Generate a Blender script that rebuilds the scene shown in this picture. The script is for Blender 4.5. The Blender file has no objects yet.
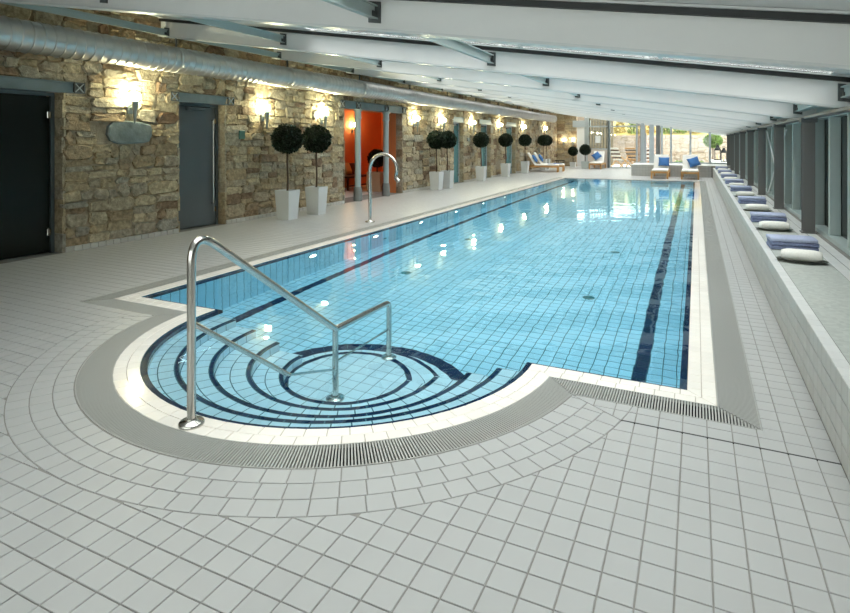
import bpy, bmesh, math, random
from math import pi, sin, cos, radians, sqrt, atan2, asin, acos
from mathutils import Vector, Matrix
from mathutils.geometry import tessellate_polygon

random.seed(7)
SC = bpy.context.scene
COL = SC.collection

# ------------------------------------------------------------------ camera
F_PX, TH, V0, PX, EYE = 567.735, radians(25.378), 141.33, 427.06, 1.6
cam_data = bpy.data.cameras.new('camera')
cam = bpy.data.objects.new('camera', cam_data)
COL.objects.link(cam)
cam_data.sensor_width = 36.0
cam_data.lens = F_PX / 850 * 36
cam_data.shift_x = (425 - PX) / 850
cam_data.shift_y = (V0 - 306.5) / 850
cam_data.clip_start = 0.05
cam_data.clip_end = 300
cam.location = (0, 0, EYE)
cam.rotation_euler = (pi / 2, 0, TH)
SC.camera = cam

# ------------------------------------------------------------------ sky, exposure
world = bpy.data.worlds.new('sky')
SC.world = world
world.use_nodes = True
wn = world.node_tree.nodes
bg = wn['Background']
bg.inputs['Color'].default_value = (1.0, 0.992, 0.975, 1)
bg.inputs['Strength'].default_value = 4.3
SC.view_settings.view_transform = 'Standard'
SC.view_settings.look = 'None'
SC.view_settings.gamma = 1.0
SC.view_settings.use_curve_mapping = False
SC.view_settings.exposure = 0.15
SC.cycles.use_denoising = True
SC.cycles.max_bounces = 12
SC.cycles.diffuse_bounces = 5
SC.cycles.glossy_bounces = 5
SC.cycles.transmission_bounces = 8
SC.cycles.transparent_max_bounces = 24
SC.cycles.sample_clamp_indirect = 6.0

# ------------------------------------------------------------------ projection (pixel sizes of pieces only)
def proj(X, Y, Z):
    xc = X * cos(TH) + Y * sin(TH)
    z = -X * sin(TH) + Y * cos(TH)
    if z < 0.2:
        return None
    return PX + F_PX * xc / z, V0 - F_PX * (Z - EYE) / z, z

def seen_area(p, n=None):
    """rough projected size of a small piece at p (0 when outside the frame)"""
    q = proj(*p)
    if q is None or not (-8 < q[0] < 858 and -8 < q[1] < 621):
        return 0
    a = 1.0 / (q[2] * q[2])
    if n is not None:
        v = Vector((-p[0], -p[1], EYE - p[2])).normalized()
        a *= max(0.0, v.dot(Vector(n)))
    return a

# ------------------------------------------------------------------ materials
def mat(name, col, rough=0.5, metal=0.0, noise=None, rnd=0.0, bump=None, spec=0.5, ior=None, emit=None, trans=0.0, coat=0.0):
    m = bpy.data.materials.new(name)
    m.use_nodes = True
    nt = m.node_tree
    b = nt.nodes['Principled BSDF']
    b.inputs['Base Color'].default_value = (*col, 1)
    b.inputs['Roughness'].default_value = rough
    b.inputs['Metallic'].default_value = metal
    b.inputs['Specular IOR Level'].default_value = spec
    b.inputs['Transmission Weight'].default_value = trans
    b.inputs['Coat Weight'].default_value = coat
    if ior:
        b.inputs['IOR'].default_value = ior
    if emit:
        b.inputs['Emission Color'].default_value = (*emit[0], 1)
        b.inputs['Emission Strength'].default_value = emit[1]
    geo = None
    src = None
    if noise or bump:
        geo = nt.nodes.new('ShaderNodeNewGeometry')
    if noise:
        sc, amt = noise
        n = nt.nodes.new('ShaderNodeTexNoise')
        n.inputs['Scale'].default_value = sc
        n.inputs['Detail'].default_value = 5
        nt.links.new(geo.outputs['Position'], n.inputs['Vector'])
        mr = nt.nodes.new('ShaderNodeMapRange')
        mr.inputs['From Min'].default_value = 0.3
        mr.inputs['From Max'].default_value = 0.7
        mr.inputs['To Min'].default_value = 1 - amt
        mr.inputs['To Max'].default_value = 1 + amt
        nt.links.new(n.outputs['Fac'], mr.inputs['Value'])
        src = mr.outputs['Result']
    if rnd:
        oi = nt.nodes.new('ShaderNodeObjectInfo')
        mr2 = nt.nodes.new('ShaderNodeMapRange')
        mr2.inputs['To Min'].default_value = 1 - rnd
        mr2.inputs['To Max'].default_value = 1 + rnd
        nt.links.new(oi.outputs['Random'], mr2.inputs['Value'])
        if src is not None:
            mm = nt.nodes.new('ShaderNodeMath')
            mm.operation = 'MULTIPLY'
            nt.links.new(src, mm.inputs[0])
            nt.links.new(mr2.outputs['Result'], mm.inputs[1])
            src = mm.outputs[0]
        else:
            src = mr2.outputs['Result']
    if src is not None:
        vm = nt.nodes.new('ShaderNodeVectorMath')
        vm.operation = 'SCALE'
        vm.inputs[0].default_value = col
        nt.links.new(src, vm.inputs['Scale'])
        nt.links.new(vm.outputs[0], b.inputs['Base Color'])
    if bump:
        sc, st, dist = bump
        n2 = nt.nodes.new('ShaderNodeTexNoise')
        n2.inputs['Scale'].default_value = sc
        n2.inputs['Detail'].default_value = 4
        nt.links.new(geo.outputs['Position'], n2.inputs['Vector'])
        bp = nt.nodes.new('ShaderNodeBump')
        bp.inputs['Strength'].default_value = st
        bp.inputs['Distance'].default_value = dist
        nt.links.new(n2.outputs['Fac'], bp.inputs['Height'])
        nt.links.new(bp.outputs['Normal'], b.inputs['Normal'])
    return m

def grid_tile_mat(name, col, amt, pitch, rough, off=(0, 0, 0), axes='xy', spec=0.5):
    """colour that varies from tile to tile for joined tile fields"""
    m = mat(name, col, rough, spec=spec)
    nt = m.node_tree
    b = nt.nodes['Principled BSDF']
    geo = nt.nodes.new('ShaderNodeNewGeometry')
    sub = nt.nodes.new('ShaderNodeVectorMath'); sub.operation = 'SUBTRACT'
    sub.inputs[1].default_value = off
    div = nt.nodes.new('ShaderNodeVectorMath'); div.operation = 'DIVIDE'
    div.inputs[1].default_value = (pitch, pitch, pitch)
    fl = nt.nodes.new('ShaderNodeVectorMath'); fl.operation = 'FLOOR'
    w = nt.nodes.new('ShaderNodeTexWhiteNoise'); w.noise_dimensions = '2D' if axes == 'xy' else '3D'
    mr = nt.nodes.new('ShaderNodeMapRange')
    mr.inputs['To Min'].default_value = 1 - amt
    mr.inputs['To Max'].default_value = 1 + amt
    vm = nt.nodes.new('ShaderNodeVectorMath'); vm.operation = 'SCALE'
    vm.inputs[0].default_value = col
    L = nt.links.new
    L(geo.outputs['Position'], sub.inputs[0]); L(sub.outputs[0], div.inputs[0]); L(div.outputs[0], fl.inputs[0])
    L(fl.outputs[0], w.inputs['Vector']); L(w.outputs['Value'], mr.inputs['Value'])
    L(mr.outputs['Result'], vm.inputs['Scale']); L(vm.outputs[0], b.inputs['Base Color'])
    return m

def clear_glass(name, tint=(0.95, 0.98, 0.97), refl=1.0):
    m = bpy.data.materials.new(name)
    m.use_nodes = True
    nt = m.node_tree
    for n in list(nt.nodes):
        if n.type != 'OUTPUT_MATERIAL':
            nt.nodes.remove(n)
    out = [n for n in nt.nodes if n.type == 'OUTPUT_MATERIAL'][0]
    t = nt.nodes.new('ShaderNodeBsdfTransparent'); t.inputs['Color'].default_value = (*tint, 1)
    g = nt.nodes.new('ShaderNodeBsdfGlossy'); g.inputs['Roughness'].default_value = 0.02
    f = nt.nodes.new('ShaderNodeFresnel'); f.inputs['IOR'].default_value = 1.45
    mx = nt.nodes.new('ShaderNodeMixShader')
    nt.links.new(f.outputs[0], mx.inputs[0]); nt.links.new(t.outputs[0], mx.inputs[1]); nt.links.new(g.outputs[0], mx.inputs[2])
    nt.links.new(mx.outputs[0], out.inputs['Surface'])
    return m

def water_mat():
    m = bpy.data.materials.new('pool_water')
    m.use_nodes = True
    nt = m.node_tree
    for n in list(nt.nodes):
        if n.type != 'OUTPUT_MATERIAL':
            nt.nodes.remove(n)
    out = [n for n in nt.nodes if n.type == 'OUTPUT_MATERIAL'][0]
    g = nt.nodes.new('ShaderNodeBsdfGlass')
    g.inputs['Color'].default_value = (0.83, 0.97, 1.0, 1)
    g.inputs['IOR'].default_value = 1.33
    g.inputs['Roughness'].default_value = 0.0
    geo = nt.nodes.new('ShaderNodeNewGeometry')
    n = nt.nodes.new('ShaderNodeTexNoise'); n.inputs['Scale'].default_value = 2.2; n.inputs['Detail'].default_value = 2
    bp = nt.nodes.new('ShaderNodeBump'); bp.inputs['Strength'].default_value = 1.0; bp.inputs['Distance'].default_value = 0.0048
    nt.links.new(geo.outputs['Position'], n.inputs['Vector'])
    nt.links.new(n.outputs['Fac'], bp.inputs['Height'])
    nt.links.new(bp.outputs['Normal'], g.inputs['Normal'])
    nt.links.new(g.outputs[0], out.inputs['Surface'])
    return m

def stone_mat(name, ramp, dark=1.0):
    """stone colour from a per-stone attribute, with grain"""
    m = mat(name, (0.4, 0.33, 0.25), 0.85, spec=0.25)
    nt = m.node_tree
    b = nt.nodes['Principled BSDF']
    L = nt.links.new
    at = nt.nodes.new('ShaderNodeAttribute'); at.attribute_name = 'tone'
    cr = nt.nodes.new('ShaderNodeValToRGB')
    els = cr.color_ramp.elements
    for i, (p, c) in enumerate(ramp):
        e = els[i] if i < 2 else els.new(p)
        e.position = p
        e.color = (c[0] * dark, c[1] * dark, c[2] * dark, 1)
    geo = nt.nodes.new('ShaderNodeNewGeometry')
    n = nt.nodes.new('ShaderNodeTexNoise'); n.inputs['Scale'].default_value = 14; n.inputs['Detail'].default_value = 7; n.inputs['Roughness'].default_value = 0.65
    mr = nt.nodes.new('ShaderNodeMapRange')
    mr.inputs['From Min'].default_value = 0.3; mr.inputs['From Max'].default_value = 0.7
    mr.inputs['To Min'].default_value = 0.55; mr.inputs['To Max'].default_value = 1.35
    vm = nt.nodes.new('ShaderNodeVectorMath'); vm.operation = 'SCALE'
    L(geo.outputs['Position'], n.inputs['Vector']); L(n.outputs['Fac'], mr.inputs['Value'])
    L(at.outputs['Fac'], cr.inputs['Fac']); L(cr.outputs['Color'], vm.inputs[0]); L(mr.outputs['Result'], vm.inputs['Scale'])
    L(vm.outputs[0], b.inputs['Base Color'])
    bp = nt.nodes.new('ShaderNodeBump'); bp.inputs['Strength'].default_value = 0.9; bp.inputs['Distance'].default_value = 0.035
    L(n.outputs['Fac'], bp.inputs['Height']); L(bp.outputs['Normal'], b.inputs['Normal'])
    return m

M = {}
M['floor_tile'] = mat('floor_tile', (0.405, 0.405, 0.395), 0.38, rnd=0.025, noise=(3, 0.02), spec=0.4)
M['floor_field'] = grid_tile_mat('floor_field', (0.405, 0.405, 0.395), 0.025, 0.1236, 0.38, off=(-0.07, 3.42, 0), spec=0.4)
M['grout'] = mat('grout', (0.27, 0.26, 0.24), 0.9, noise=(6, 0.1), spec=0.1)
M['coping'] = mat('coping_tile', (0.84, 0.79, 0.72), 0.07, rnd=0.03, noise=(4, 0.02))
M['coping_grout'] = mat('coping_grout', (0.42, 0.36, 0.30), 0.9)
M['grate'] = mat('grate_plastic', (0.36, 0.36, 0.335), 0.5)
M['channel'] = mat('channel_dark', (0.035, 0.035, 0.033), 0.8)
M['pool_tile'] = mat('pool_tile', (0.50, 0.83, 0.97), 0.25, rnd=0.04)
M['pool_field'] = grid_tile_mat('pool_field', (0.50, 0.83, 0.97), 0.03, 0.1236, 0.25, off=(-0.41, 4.02, 0))
M['step_tile'] = mat('step_tile', (0.73, 0.90, 0.98), 0.25, rnd=0.03)
M['pool_grout'] = mat('pool_grout', (0.05, 0.16, 0.21), 0.8)
M['navy'] = mat('navy_tile', (0.012, 0.030, 0.085), 0.25)
M['water'] = water_mat()
M['steel'] = mat('brushed_steel', (0.62, 0.60, 0.56), 0.22, 1.0)
M['duct'] = mat('galvanised_duct', (0.60, 0.58, 0.55), 0.46, 1.0, noise=(5, 0.08))
M['beam'] = mat('white_painted_steel', (0.80, 0.795, 0.78), 0.42, noise=(1.2, 0.03))
M['beam_gloss'] = mat('gloss_painted_steel', (0.68, 0.69, 0.68), 0.32)
M['gap_shade'] = mat('gap_shade', (0.02, 0.022, 0.023), 0.5)
M['bracket'] = mat('bracket_steel', (0.10, 0.11, 0.11), 0.5, 0.3)
M['deck'] = mat('ceiling_panel', (0.72, 0.73, 0.73), 0.6)
M['added_roof_glass'] = clear_glass('added_roof_glass', (0.93, 0.96, 0.96))
M['glass'] = clear_glass('window_glass', (0.93, 0.97, 0.95))
M['post'] = mat('charcoal_steel', (0.15, 0.145, 0.14), 0.45)
M['fin'] = mat('green_grey_frame', (0.47, 0.545, 0.525), 0.4)
M['dark_glass'] = mat('dark_glass', (0.003, 0.005, 0.005), 0.15, spec=0.12)
M['mortar'] = mat('mortar', (0.36, 0.29, 0.20), 0.95, noise=(9, 0.25), bump=(30, 0.5, 0.02), spec=0.1)
RAMP = [(0.0, (0.17, 0.105, 0.07)), (0.2, (0.27, 0.19, 0.12)), (0.42, (0.42, 0.33, 0.20)), (0.62, (0.37, 0.32, 0.24)), (0.8, (0.50, 0.41, 0.26)), (1.0, (0.31, 0.30, 0.26))]
M['stone'] = stone_mat('rubble_stone', RAMP)
GRAMP = [(0.0, (0.34, 0.26, 0.20)), (0.3, (0.42, 0.34, 0.27)), (0.6, (0.47, 0.39, 0.32)), (1.0, (0.40, 0.35, 0.31))]
M['garden_stone'] = stone_mat('garden_stone', GRAMP)
M['skirting'] = mat('skirting_tile', (0.48, 0.46, 0.42), 0.5, rnd=0.06)
M['lintel'] = mat('grey_lintel', (0.17, 0.215, 0.22), 0.5, noise=(5, 0.1))
M['far_lintel'] = mat('pale_lintel', (0.45, 0.50, 0.50), 0.5)
M['black'] = mat('black_interior', (0.006, 0.007, 0.006), 0.9, spec=0.1)
M['door_dark'] = mat('dark_door_glass', (0.008, 0.012, 0.010), 0.25, spec=0.25)
M['door_grey'] = mat('frosted_door_glass', (0.10, 0.115, 0.12), 0.30, noise=(1.0, 0.08))
M['door_teal'] = mat('teal_door_glass', (0.10, 0.24, 0.25), 0.2)
M['frame'] = mat('door_frame', (0.13, 0.155, 0.165), 0.4, 0.4)
M['pale_frame'] = mat('pale_frame', (0.42, 0.47, 0.50), 0.4)
M['column'] = mat('cast_iron_column', (0.30, 0.36, 0.37), 0.45)
M['column_base'] = mat('column_base', (0.17, 0.18, 0.175), 0.6)
M['orange'] = mat('orange_plaster', (0.70, 0.235, 0.085), 0.7, noise=(1.5, 0.08))
M['planter'] = mat('planter_metal', (0.60, 0.61, 0.60), 0.35, noise=(2, 0.04))
M['planter_wood'] = mat('pale_planter', (0.62, 0.45, 0.28), 0.5)
M['soil'] = mat('soil', (0.03, 0.02, 0.014), 0.95)
M['trunk'] = mat('trunk_bark', (0.075, 0.045, 0.028), 0.9, noise=(30, 0.3))
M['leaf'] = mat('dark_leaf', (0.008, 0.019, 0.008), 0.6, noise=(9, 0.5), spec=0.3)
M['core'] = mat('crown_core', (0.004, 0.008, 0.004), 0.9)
M['garden_leaf'] = mat('garden_leaf', (0.16, 0.26, 0.06), 0.6, noise=(1.2, 0.6))
M['dry_leaf'] = mat('dry_leaf', (0.42, 0.32, 0.10), 0.7, noise=(1.2, 0.5))
M['lamp_metal'] = mat('lamp_metal', (0.28, 0.31, 0.30), 0.35, 0.7)
M['lamp_glow'] = mat('lamp_glow', (0.9, 0.9, 0.8), 0.5, emit=((1.0, 0.97, 0.62), 230.0))
M['warm_glow'] = mat('warm_glow', (0.9, 0.7, 0.4), 0.5, emit=((1.0, 0.70, 0.32), 170.0))
M['dim_glow'] = mat('dim_glow', (0.9, 0.9, 0.8), 0.5, emit=((1.0, 0.95, 0.70), 60.0))
M['pool_light'] = mat('pool_light', (0.9, 0.9, 0.8), 0.4, emit=((1.0, 0.93, 0.78), 9.0))
M['towel_blue'] = mat('blue_towel', (0.25, 0.285, 0.44), 0.95, noise=(60, 0.2), bump=(250, 0.5, 0.004), spec=0.1)
M['towel_lit_top'] = mat('blue_towel_lit_top', (0.46, 0.50, 0.66), 0.95, noise=(60, 0.1), bump=(250, 0.5, 0.004), spec=0.1)  # blue towel with light from above put into its colour
M['towel_white'] = mat('white_towel', (0.92, 0.89, 0.82), 0.95, noise=(60, 0.05), bump=(250, 0.5, 0.004), spec=0.1)
M['dish'] = mat('dark_dish', (0.08, 0.085, 0.07), 0.4)
M['ledge_tile'] = mat('ledge_tile', (0.54, 0.535, 0.51), 0.4, rnd=0.05)
M['ledge_field'] = grid_tile_mat('ledge_field', (0.54, 0.535, 0.51), 0.04, 0.1236, 0.4, off=(0, 3.42, 0.0), axes='xyz')
M['ledge_top'] = mat('ledge_top_tile', (0.70, 0.70, 0.68), 0.35, rnd=0.04)
M['mosaic'] = grid_tile_mat('mosaic', (0.47, 0.49, 0.45), 0.10, 0.026, 0.45, axes='xy')
M['teak'] = mat('teak', (0.50, 0.27, 0.09), 0.5, noise=(12, 0.2))
M['cushion'] = mat('cream_cushion', (0.78, 0.75, 0.70), 0.9, spec=0.1)
M['blue'] = mat('blue_fabric', (0.06, 0.155, 0.36), 0.9, noise=(3, 0.15), spec=0.1)
M['lowwall'] = mat('low_wall_tile', (0.46, 0.46, 0.44), 0.4, rnd=0.05)
M['white'] = mat('white_paint', (0.80, 0.80, 0.79), 0.6)
M['pinkish'] = mat('pinkish_render', (0.60, 0.53, 0.48), 0.8)
M['brown'] = mat('brown_render', (0.15, 0.125, 0.085), 0.8, noise=(1.5, 0.15))
M['plaster'] = mat('grey_plaster', (0.55, 0.55, 0.53), 0.8, noise=(1.5, 0.04))
M['paving'] = mat('garden_paving', (0.60, 0.57, 0.52), 0.8, noise=(2, 0.1))
M['black_metal'] = mat('black_metal', (0.015, 0.015, 0.016), 0.4, 0.5)
M['candle'] = mat('candle', (0.85, 0.68, 0.40), 0.5)
M['red'] = mat('red_sign', (0.65, 0.03, 0.02), 0.5)
M['paper'] = mat('paper', (0.85, 0.86, 0.86), 0.8)
M['dark_wood'] = mat('dark_wood', (0.045, 0.018, 0.010), 0.4)
M['orange_fabric'] = mat('orange_fabric', (0.62, 0.30, 0.10), 0.9)
M['teal_plate'] = mat('teal_plate', (0.06, 0.15, 0.13), 0.4)
M['teal_plastic'] = mat('teal_plastic', (0.02, 0.16, 0.17), 0.3)
M['slate'] = mat('slate_stone', (0.16, 0.19, 0.185), 0.6, noise=(8, 0.25), bump=(18, 0.5, 0.02))

# ------------------------------------------------------------------ object helpers
def new_obj(name, data, parent=None, loc=(0, 0, 0), rot=(0, 0, 0), kind=None):
    o = bpy.data.objects.new(name, data)
    COL.objects.link(o)
    o.parent = parent
    o.location = loc
    o.rotation_euler = rot
    if kind:
        o['kind'] = kind
    return o

def tag(o, label, cat=None, group=None, kind=None):
    o['label'] = label
    if cat:
        o['category'] = cat
    if group:
        o['group'] = group
    if kind:
        o['kind'] = kind
    return o

def empty(name, loc=(0, 0, 0), rz=0.0):
    o = new_obj(name, None, None, loc, (0, 0, rz))
    o.empty_display_size = 0.1
    return o

def copy_tree(o, parent=None):
    c = o.copy()
    COL.objects.link(c)
    c.parent = parent
    for ch in list(o.children):
        copy_tree(ch, c)
    return c

class MB:
    """collects shapes, links them as one mesh object"""
    def __init__(s):
        s.v = []; s.f = []; s.sm = []; s.tone = None
    def add(s, vs, fs, smooth=False):
        n = len(s.v)
        s.v += [tuple(v) for v in vs]
        s.f += [tuple(i + n for i in f) for f in fs]
        s.sm += [smooth] * len(fs)
        return s
    def box(s, x0, x1, y0, y1, z0, z1):
        vs = [(x0, y0, z0), (x1, y0, z0), (x1, y1, z0), (x0, y1, z0), (x0, y0, z1), (x1, y0, z1), (x1, y1, z1), (x0, y1, z1)]
        return s.add(vs, [(3, 2, 1, 0), (4, 5, 6, 7), (0, 1, 5, 4), (1, 2, 6, 5), (2, 3, 7, 6), (3, 0, 4, 7)])
    def cbox(s, x0, x1, y0, y1, z0, z1, c=0.01):
        """box with chamfered edges (shrunk rings top and bottom, chamfered corners)"""
        def ring(i, z):
            a0, a1, b0, b1 = x0 + i, x1 - i, y0 + i, y1 - i
            return [(a0 + c, b0, z), (a1 - c, b0, z), (a1, b0 + c, z), (a1, b1 - c, z), (a1 - c, b1, z), (a0 + c, b1, z), (a0, b1 - c, z), (a0, b0 + c, z)]
        vs = ring(c, z0) + ring(0, z0 + c) + ring(0, z1 - c) + ring(c, z1)
        fs = [tuple(range(7, -1, -1)), tuple(range(24, 32))]
        for k in range(3):
            for i in range(8):
                j = (i + 1) % 8
                fs.append((k * 8 + i, k * 8 + j, k * 8 + 8 + j, k * 8 + 8 + i))
        return s.add(vs, fs)
    def obox(s, a, b, w, h, up=(0, 0, 1)):
        """bar from a to b, w wide, h high (centred)"""
        a, b = Vector(a), Vector(b)
        d = (b - a).normalized()
        up = Vector(up)
        r = d.cross(up)
        if r.length < 1e-6:
            r = Vector((1, 0, 0))
        r.normalize()
        u = r.cross(d).normalized()
        vs = []
        for p in (a, b):
            for sx, sz in ((-1, -1), (1, -1), (1, 1), (-1, 1)):
                vs.append(p + r * (w / 2 * sx) + u * (h / 2 * sz))
        return s.add(vs, [(0, 1, 2, 3), (7, 6, 5, 4), (0, 4, 5, 1), (1, 5, 6, 2), (2, 6, 7, 3), (3, 7, 4, 0)])
    def prism(s, poly, z0, z1, ch=0.0, bottom=True):
        """vertical prism over a convex polygon; ch = chamfer of the top edge"""
        n = len(poly)
        rings = [[(x, y, z0) for x, y in poly]]
        if ch:
            cx = sum(p[0] for p in poly) / n; cy = sum(p[1] for p in poly) / n
            rings.append([(x, y, z1 - ch) for x, y in poly])
            top = []
            for x, y in poly:
                d = sqrt((x - cx) ** 2 + (y - cy) ** 2) or 1
                k = max(0, 1 - 1.4 * ch / d)
                top.append((cx + (x - cx) * k, cy + (y - cy) * k, z1))
            rings.append(top)
        else:
            rings.append([(x, y, z1) for x, y in poly])
        vs = [v for r in rings for v in r]
        fs = []
        for k in range(len(rings) - 1):
            for i in range(n):
                j = (i + 1) % n
                fs.append((k * n + i, k * n + j, k * n + n + j, k * n + n + i))
        fs.append(tuple((len(rings) - 1) * n + i for i in range(n)))
        if bottom:
            fs.append(tuple(range(n - 1, -1, -1)))
        return s.add(vs, fs)
    def lathe(s, prof, seg=24, c=(0, 0, 0), smooth=True, cap=True):
        """profile of (r, z) round the vertical axis"""
        vs = []; fs = []
        for r, z in prof:
            for i in range(seg):
                a = 2 * pi * i / seg
                vs.append((c[0] + r * cos(a), c[1] + r * sin(a), c[2] + z))
        for k in range(len(prof) - 1):
            for i in range(seg):
                j = (i + 1) % seg
                fs.append((k * seg + i, k * seg + j, (k + 1) * seg + j, (k + 1) * seg + i))
        s.add(vs, fs, smooth)
        if cap:
            n = len(prof)
            s.add([vs[i] for i in range(seg)], [tuple(range(seg - 1, -1, -1))])
            s.add([vs[(n - 1) * seg + i] for i in range(seg)], [tuple(range(seg))])
        return s
    def tube(s, pts, r, seg=14, cap=True):
        pts = [Vector(p) for p in pts]
        n = len(pts)
        rr = r if isinstance(r, (list, tuple)) else [r] * n
        vs = []; fs = []
        ref = None
        for i, p in enumerate(pts):
            d = (pts[min(i + 1, n - 1)] - pts[max(i - 1, 0)]).normalized()
            if ref is None:
                ref = Vector((0, 0, 1)) if abs(d.z) < 0.9 else Vector((1, 0, 0))
            u = (ref - d * ref.dot(d)).normalized()
            ref = u
            w = d.cross(u)
            for k in range(seg):
                a = 2 * pi * k / seg
                vs.append(p + (u * cos(a) + w * sin(a)) * rr[i])
        for i in range(n - 1):
            for k in range(seg):
                j = (k + 1) % seg
                fs.append((i * seg + k, i * seg + j, (i + 1) * seg + j, (i + 1) * seg + k))
        s.add(vs, fs, True)
        if cap:
            s.add(vs[:seg], [tuple(range(seg - 1, -1, -1))])
            s.add(vs[-seg:], [tuple(range(seg))])
        return s
    def mesh(s, name, m):
        me = bpy.data.meshes.new(name)
        me.from_pydata(s.v, [], s.f)
        me.polygons.foreach_set('use_smooth', s.sm)
        if s.tone is not None:
            at = me.attributes.new('tone', 'FLOAT', 'FACE')
            at.data.foreach_set('value', s.tone)
        me.materials.append(M[m])
        me.update()
        return me
    def build(s, name, m, parent=None, loc=(0, 0, 0), rot=(0, 0, 0), kind=None):
        return new_obj(name, s.mesh(name, m), parent, loc, rot, kind)

def fillet(points, r=0.1, n=6):
    """polyline with rounded corners"""
    P = [Vector(p) for p in points]
    out = [P[0]]
    for i in range(1, len(P) - 1):
        a, b, c = P[i - 1], P[i], P[i + 1]
        d1 = (a - b); d2 = (c - b)
        rr = min(r, d1.length * 0.48, d2.length * 0.48)
        p1 = b + d1.normalized() * rr; p2 = b + d2.normalized() * rr
        for k in range(n + 1):
            t = k / n
            out.append(p1 * (1 - t) ** 2 + b * 2 * t * (1 - t) + p2 * t * t)
    out.append(P[-1])
    return out

def clip(poly, a, b, c):
    """keep a*x + b*y >= c of a convex polygon"""
    out = []
    n = len(poly)
    for i in range(n):
        p, q = poly[i], poly[(i + 1) % n]
        dp = a * p[0] + b * p[1] - c; dq = a * q[0] + b * q[1] - c
        if dp >= 0:
            out.append(p)
        if (dp > 0 > dq) or (dp < 0 < dq):
            t = dp / (dp - dq)
            out.append((p[0] + (q[0] - p[0]) * t, p[1] + (q[1] - p[1]) * t))
    return out

def parea(poly):
    return 0.5 * abs(sum(poly[i][0] * poly[(i + 1) % len(poly)][1] - poly[(i + 1) % len(poly)][0] * poly[i][1] for i in range(len(poly)))) if len(poly) > 2 else 0

def slab_with_hole(name, outer, holes, z, m, parent=None, kind=None, flip=False):
    loops = [[Vector((x, y, 0)) for x, y in outer]] + [[Vector((x, y, 0)) for x, y in h] for h in holes]
    tris = tessellate_polygon(loops)
    flat = [v for l in loops for v in l]
    me = bpy.data.meshes.new(name)
    fs = []
    for t in tris:
        a, b, c = (flat[i] for i in t)
        s = (b - a).cross(c - a).z
        fs.append(tuple(t) if s > 0 else (t[0], t[2], t[1]))
    me.from_pydata([(v.x, v.y, z) for v in flat], [], fs)
    me.materials.append(M[m])
    return new_obj(name, me, parent, kind=kind)

ORD = ['first', 'second', 'third', 'fourth', 'fifth', 'sixth', 'seventh', 'eighth', 'ninth', 'tenth', 'eleventh', 'twelfth', 'thirteenth']

def pieces(items, limit, part_name, field_name, m, field_m, parent, ch=0.002, z0=-0.012, z1=0.0, normal=(0, 0, 1)):
    """items: convex polygons in plan. The largest seen become parts, the rest one joined field."""
    scored = []
    for poly in items:
        cx = sum(p[0] for p in poly) / len(poly); cy = sum(p[1] for p in poly) / len(poly)
        scored.append((seen_area((cx, cy, z1), normal) * parea(poly), cx, cy, poly))
    scored.sort(key=lambda t: -t[0])
    cache = {}
    fld = MB()
    for i, (a, cx, cy, poly) in enumerate(scored):
        if i < limit and a > 0:
            key = tuple((round(p[0] - cx, 4), round(p[1] - cy, 4)) for p in poly)
            if key not in cache:
                cache[key] = MB().prism([(p[0] - cx, p[1] - cy) for p in poly], z0 - z1, 0, ch, False).mesh(part_name, m)
            new_obj(part_name, cache[key], parent, (cx, cy, z1))
        else:
            fld.prism(poly, z0, z1, 0, False)
    if fld.v:
        fld.build(field_name, field_m, parent, kind='stuff')

# ------------------------------------------------------------------ layout constants (metres; eye at x=0, y=0, z=1.6)
PL, PR, PN, PF = -5.18, -0.055, 4.02, 24.9          # pool: left, right, near, far inner edges
CX, CY, CR = -2.604, 3.962, 1.534                    # round entry steps
COPE, GRATE = 0.17, 0.385
PIT = 0.1236
WALL_X = -8.2
YN, YF = -2.5, 37.0                                  # room near and far end
LEDGE_X, LEDGE_Z = 0.65, 0.44
GLAZ_X = 1.42

def outline(d, n=64):
    """pool outline set out by d from the water's edge, counter-clockwise"""
    r = CR + d
    dy = (PN - d) - CY
    ang = asin(dy / r)
    a_r = ang; a_l = -pi - ang
    arc = [(CX + r * cos(a_l + (a_r - a_l) * i / n), CY + r * sin(a_l + (a_r - a_l) * i / n)) for i in range(n + 1)]
    # a_l to a_r passes through -pi/2
    return [(PL - d, PN - d)] + arc + [(PR + d, PN - d), (PR + d, PF + d), (PL - d, PF + d)]

# ------------------------------------------------------------------ floor
floor = slab_with_hole('floor', [(-9.0, YN), (1.8, YN), (1.8, YF + 0.2), (-9.0, YF + 0.2)], [outline(GRATE)], -0.005, 'grout', kind='structure')
tag(floor, 'pale grey square tiled floor around the pool', 'floor')

R3 = 1.92; RING = 0.12; RO = R3 + 3 * RING
mitre = []
for sgn in (1, -1):
    p = (CX + sgn * 1.891, 3.635); q = (CX + sgn * 2.215, 3.42)
    n = (0.215 * sgn, 0.324)
    mitre.append((n[0], n[1], n[0] * p[0] + n[1] * p[1], sgn))

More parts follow.
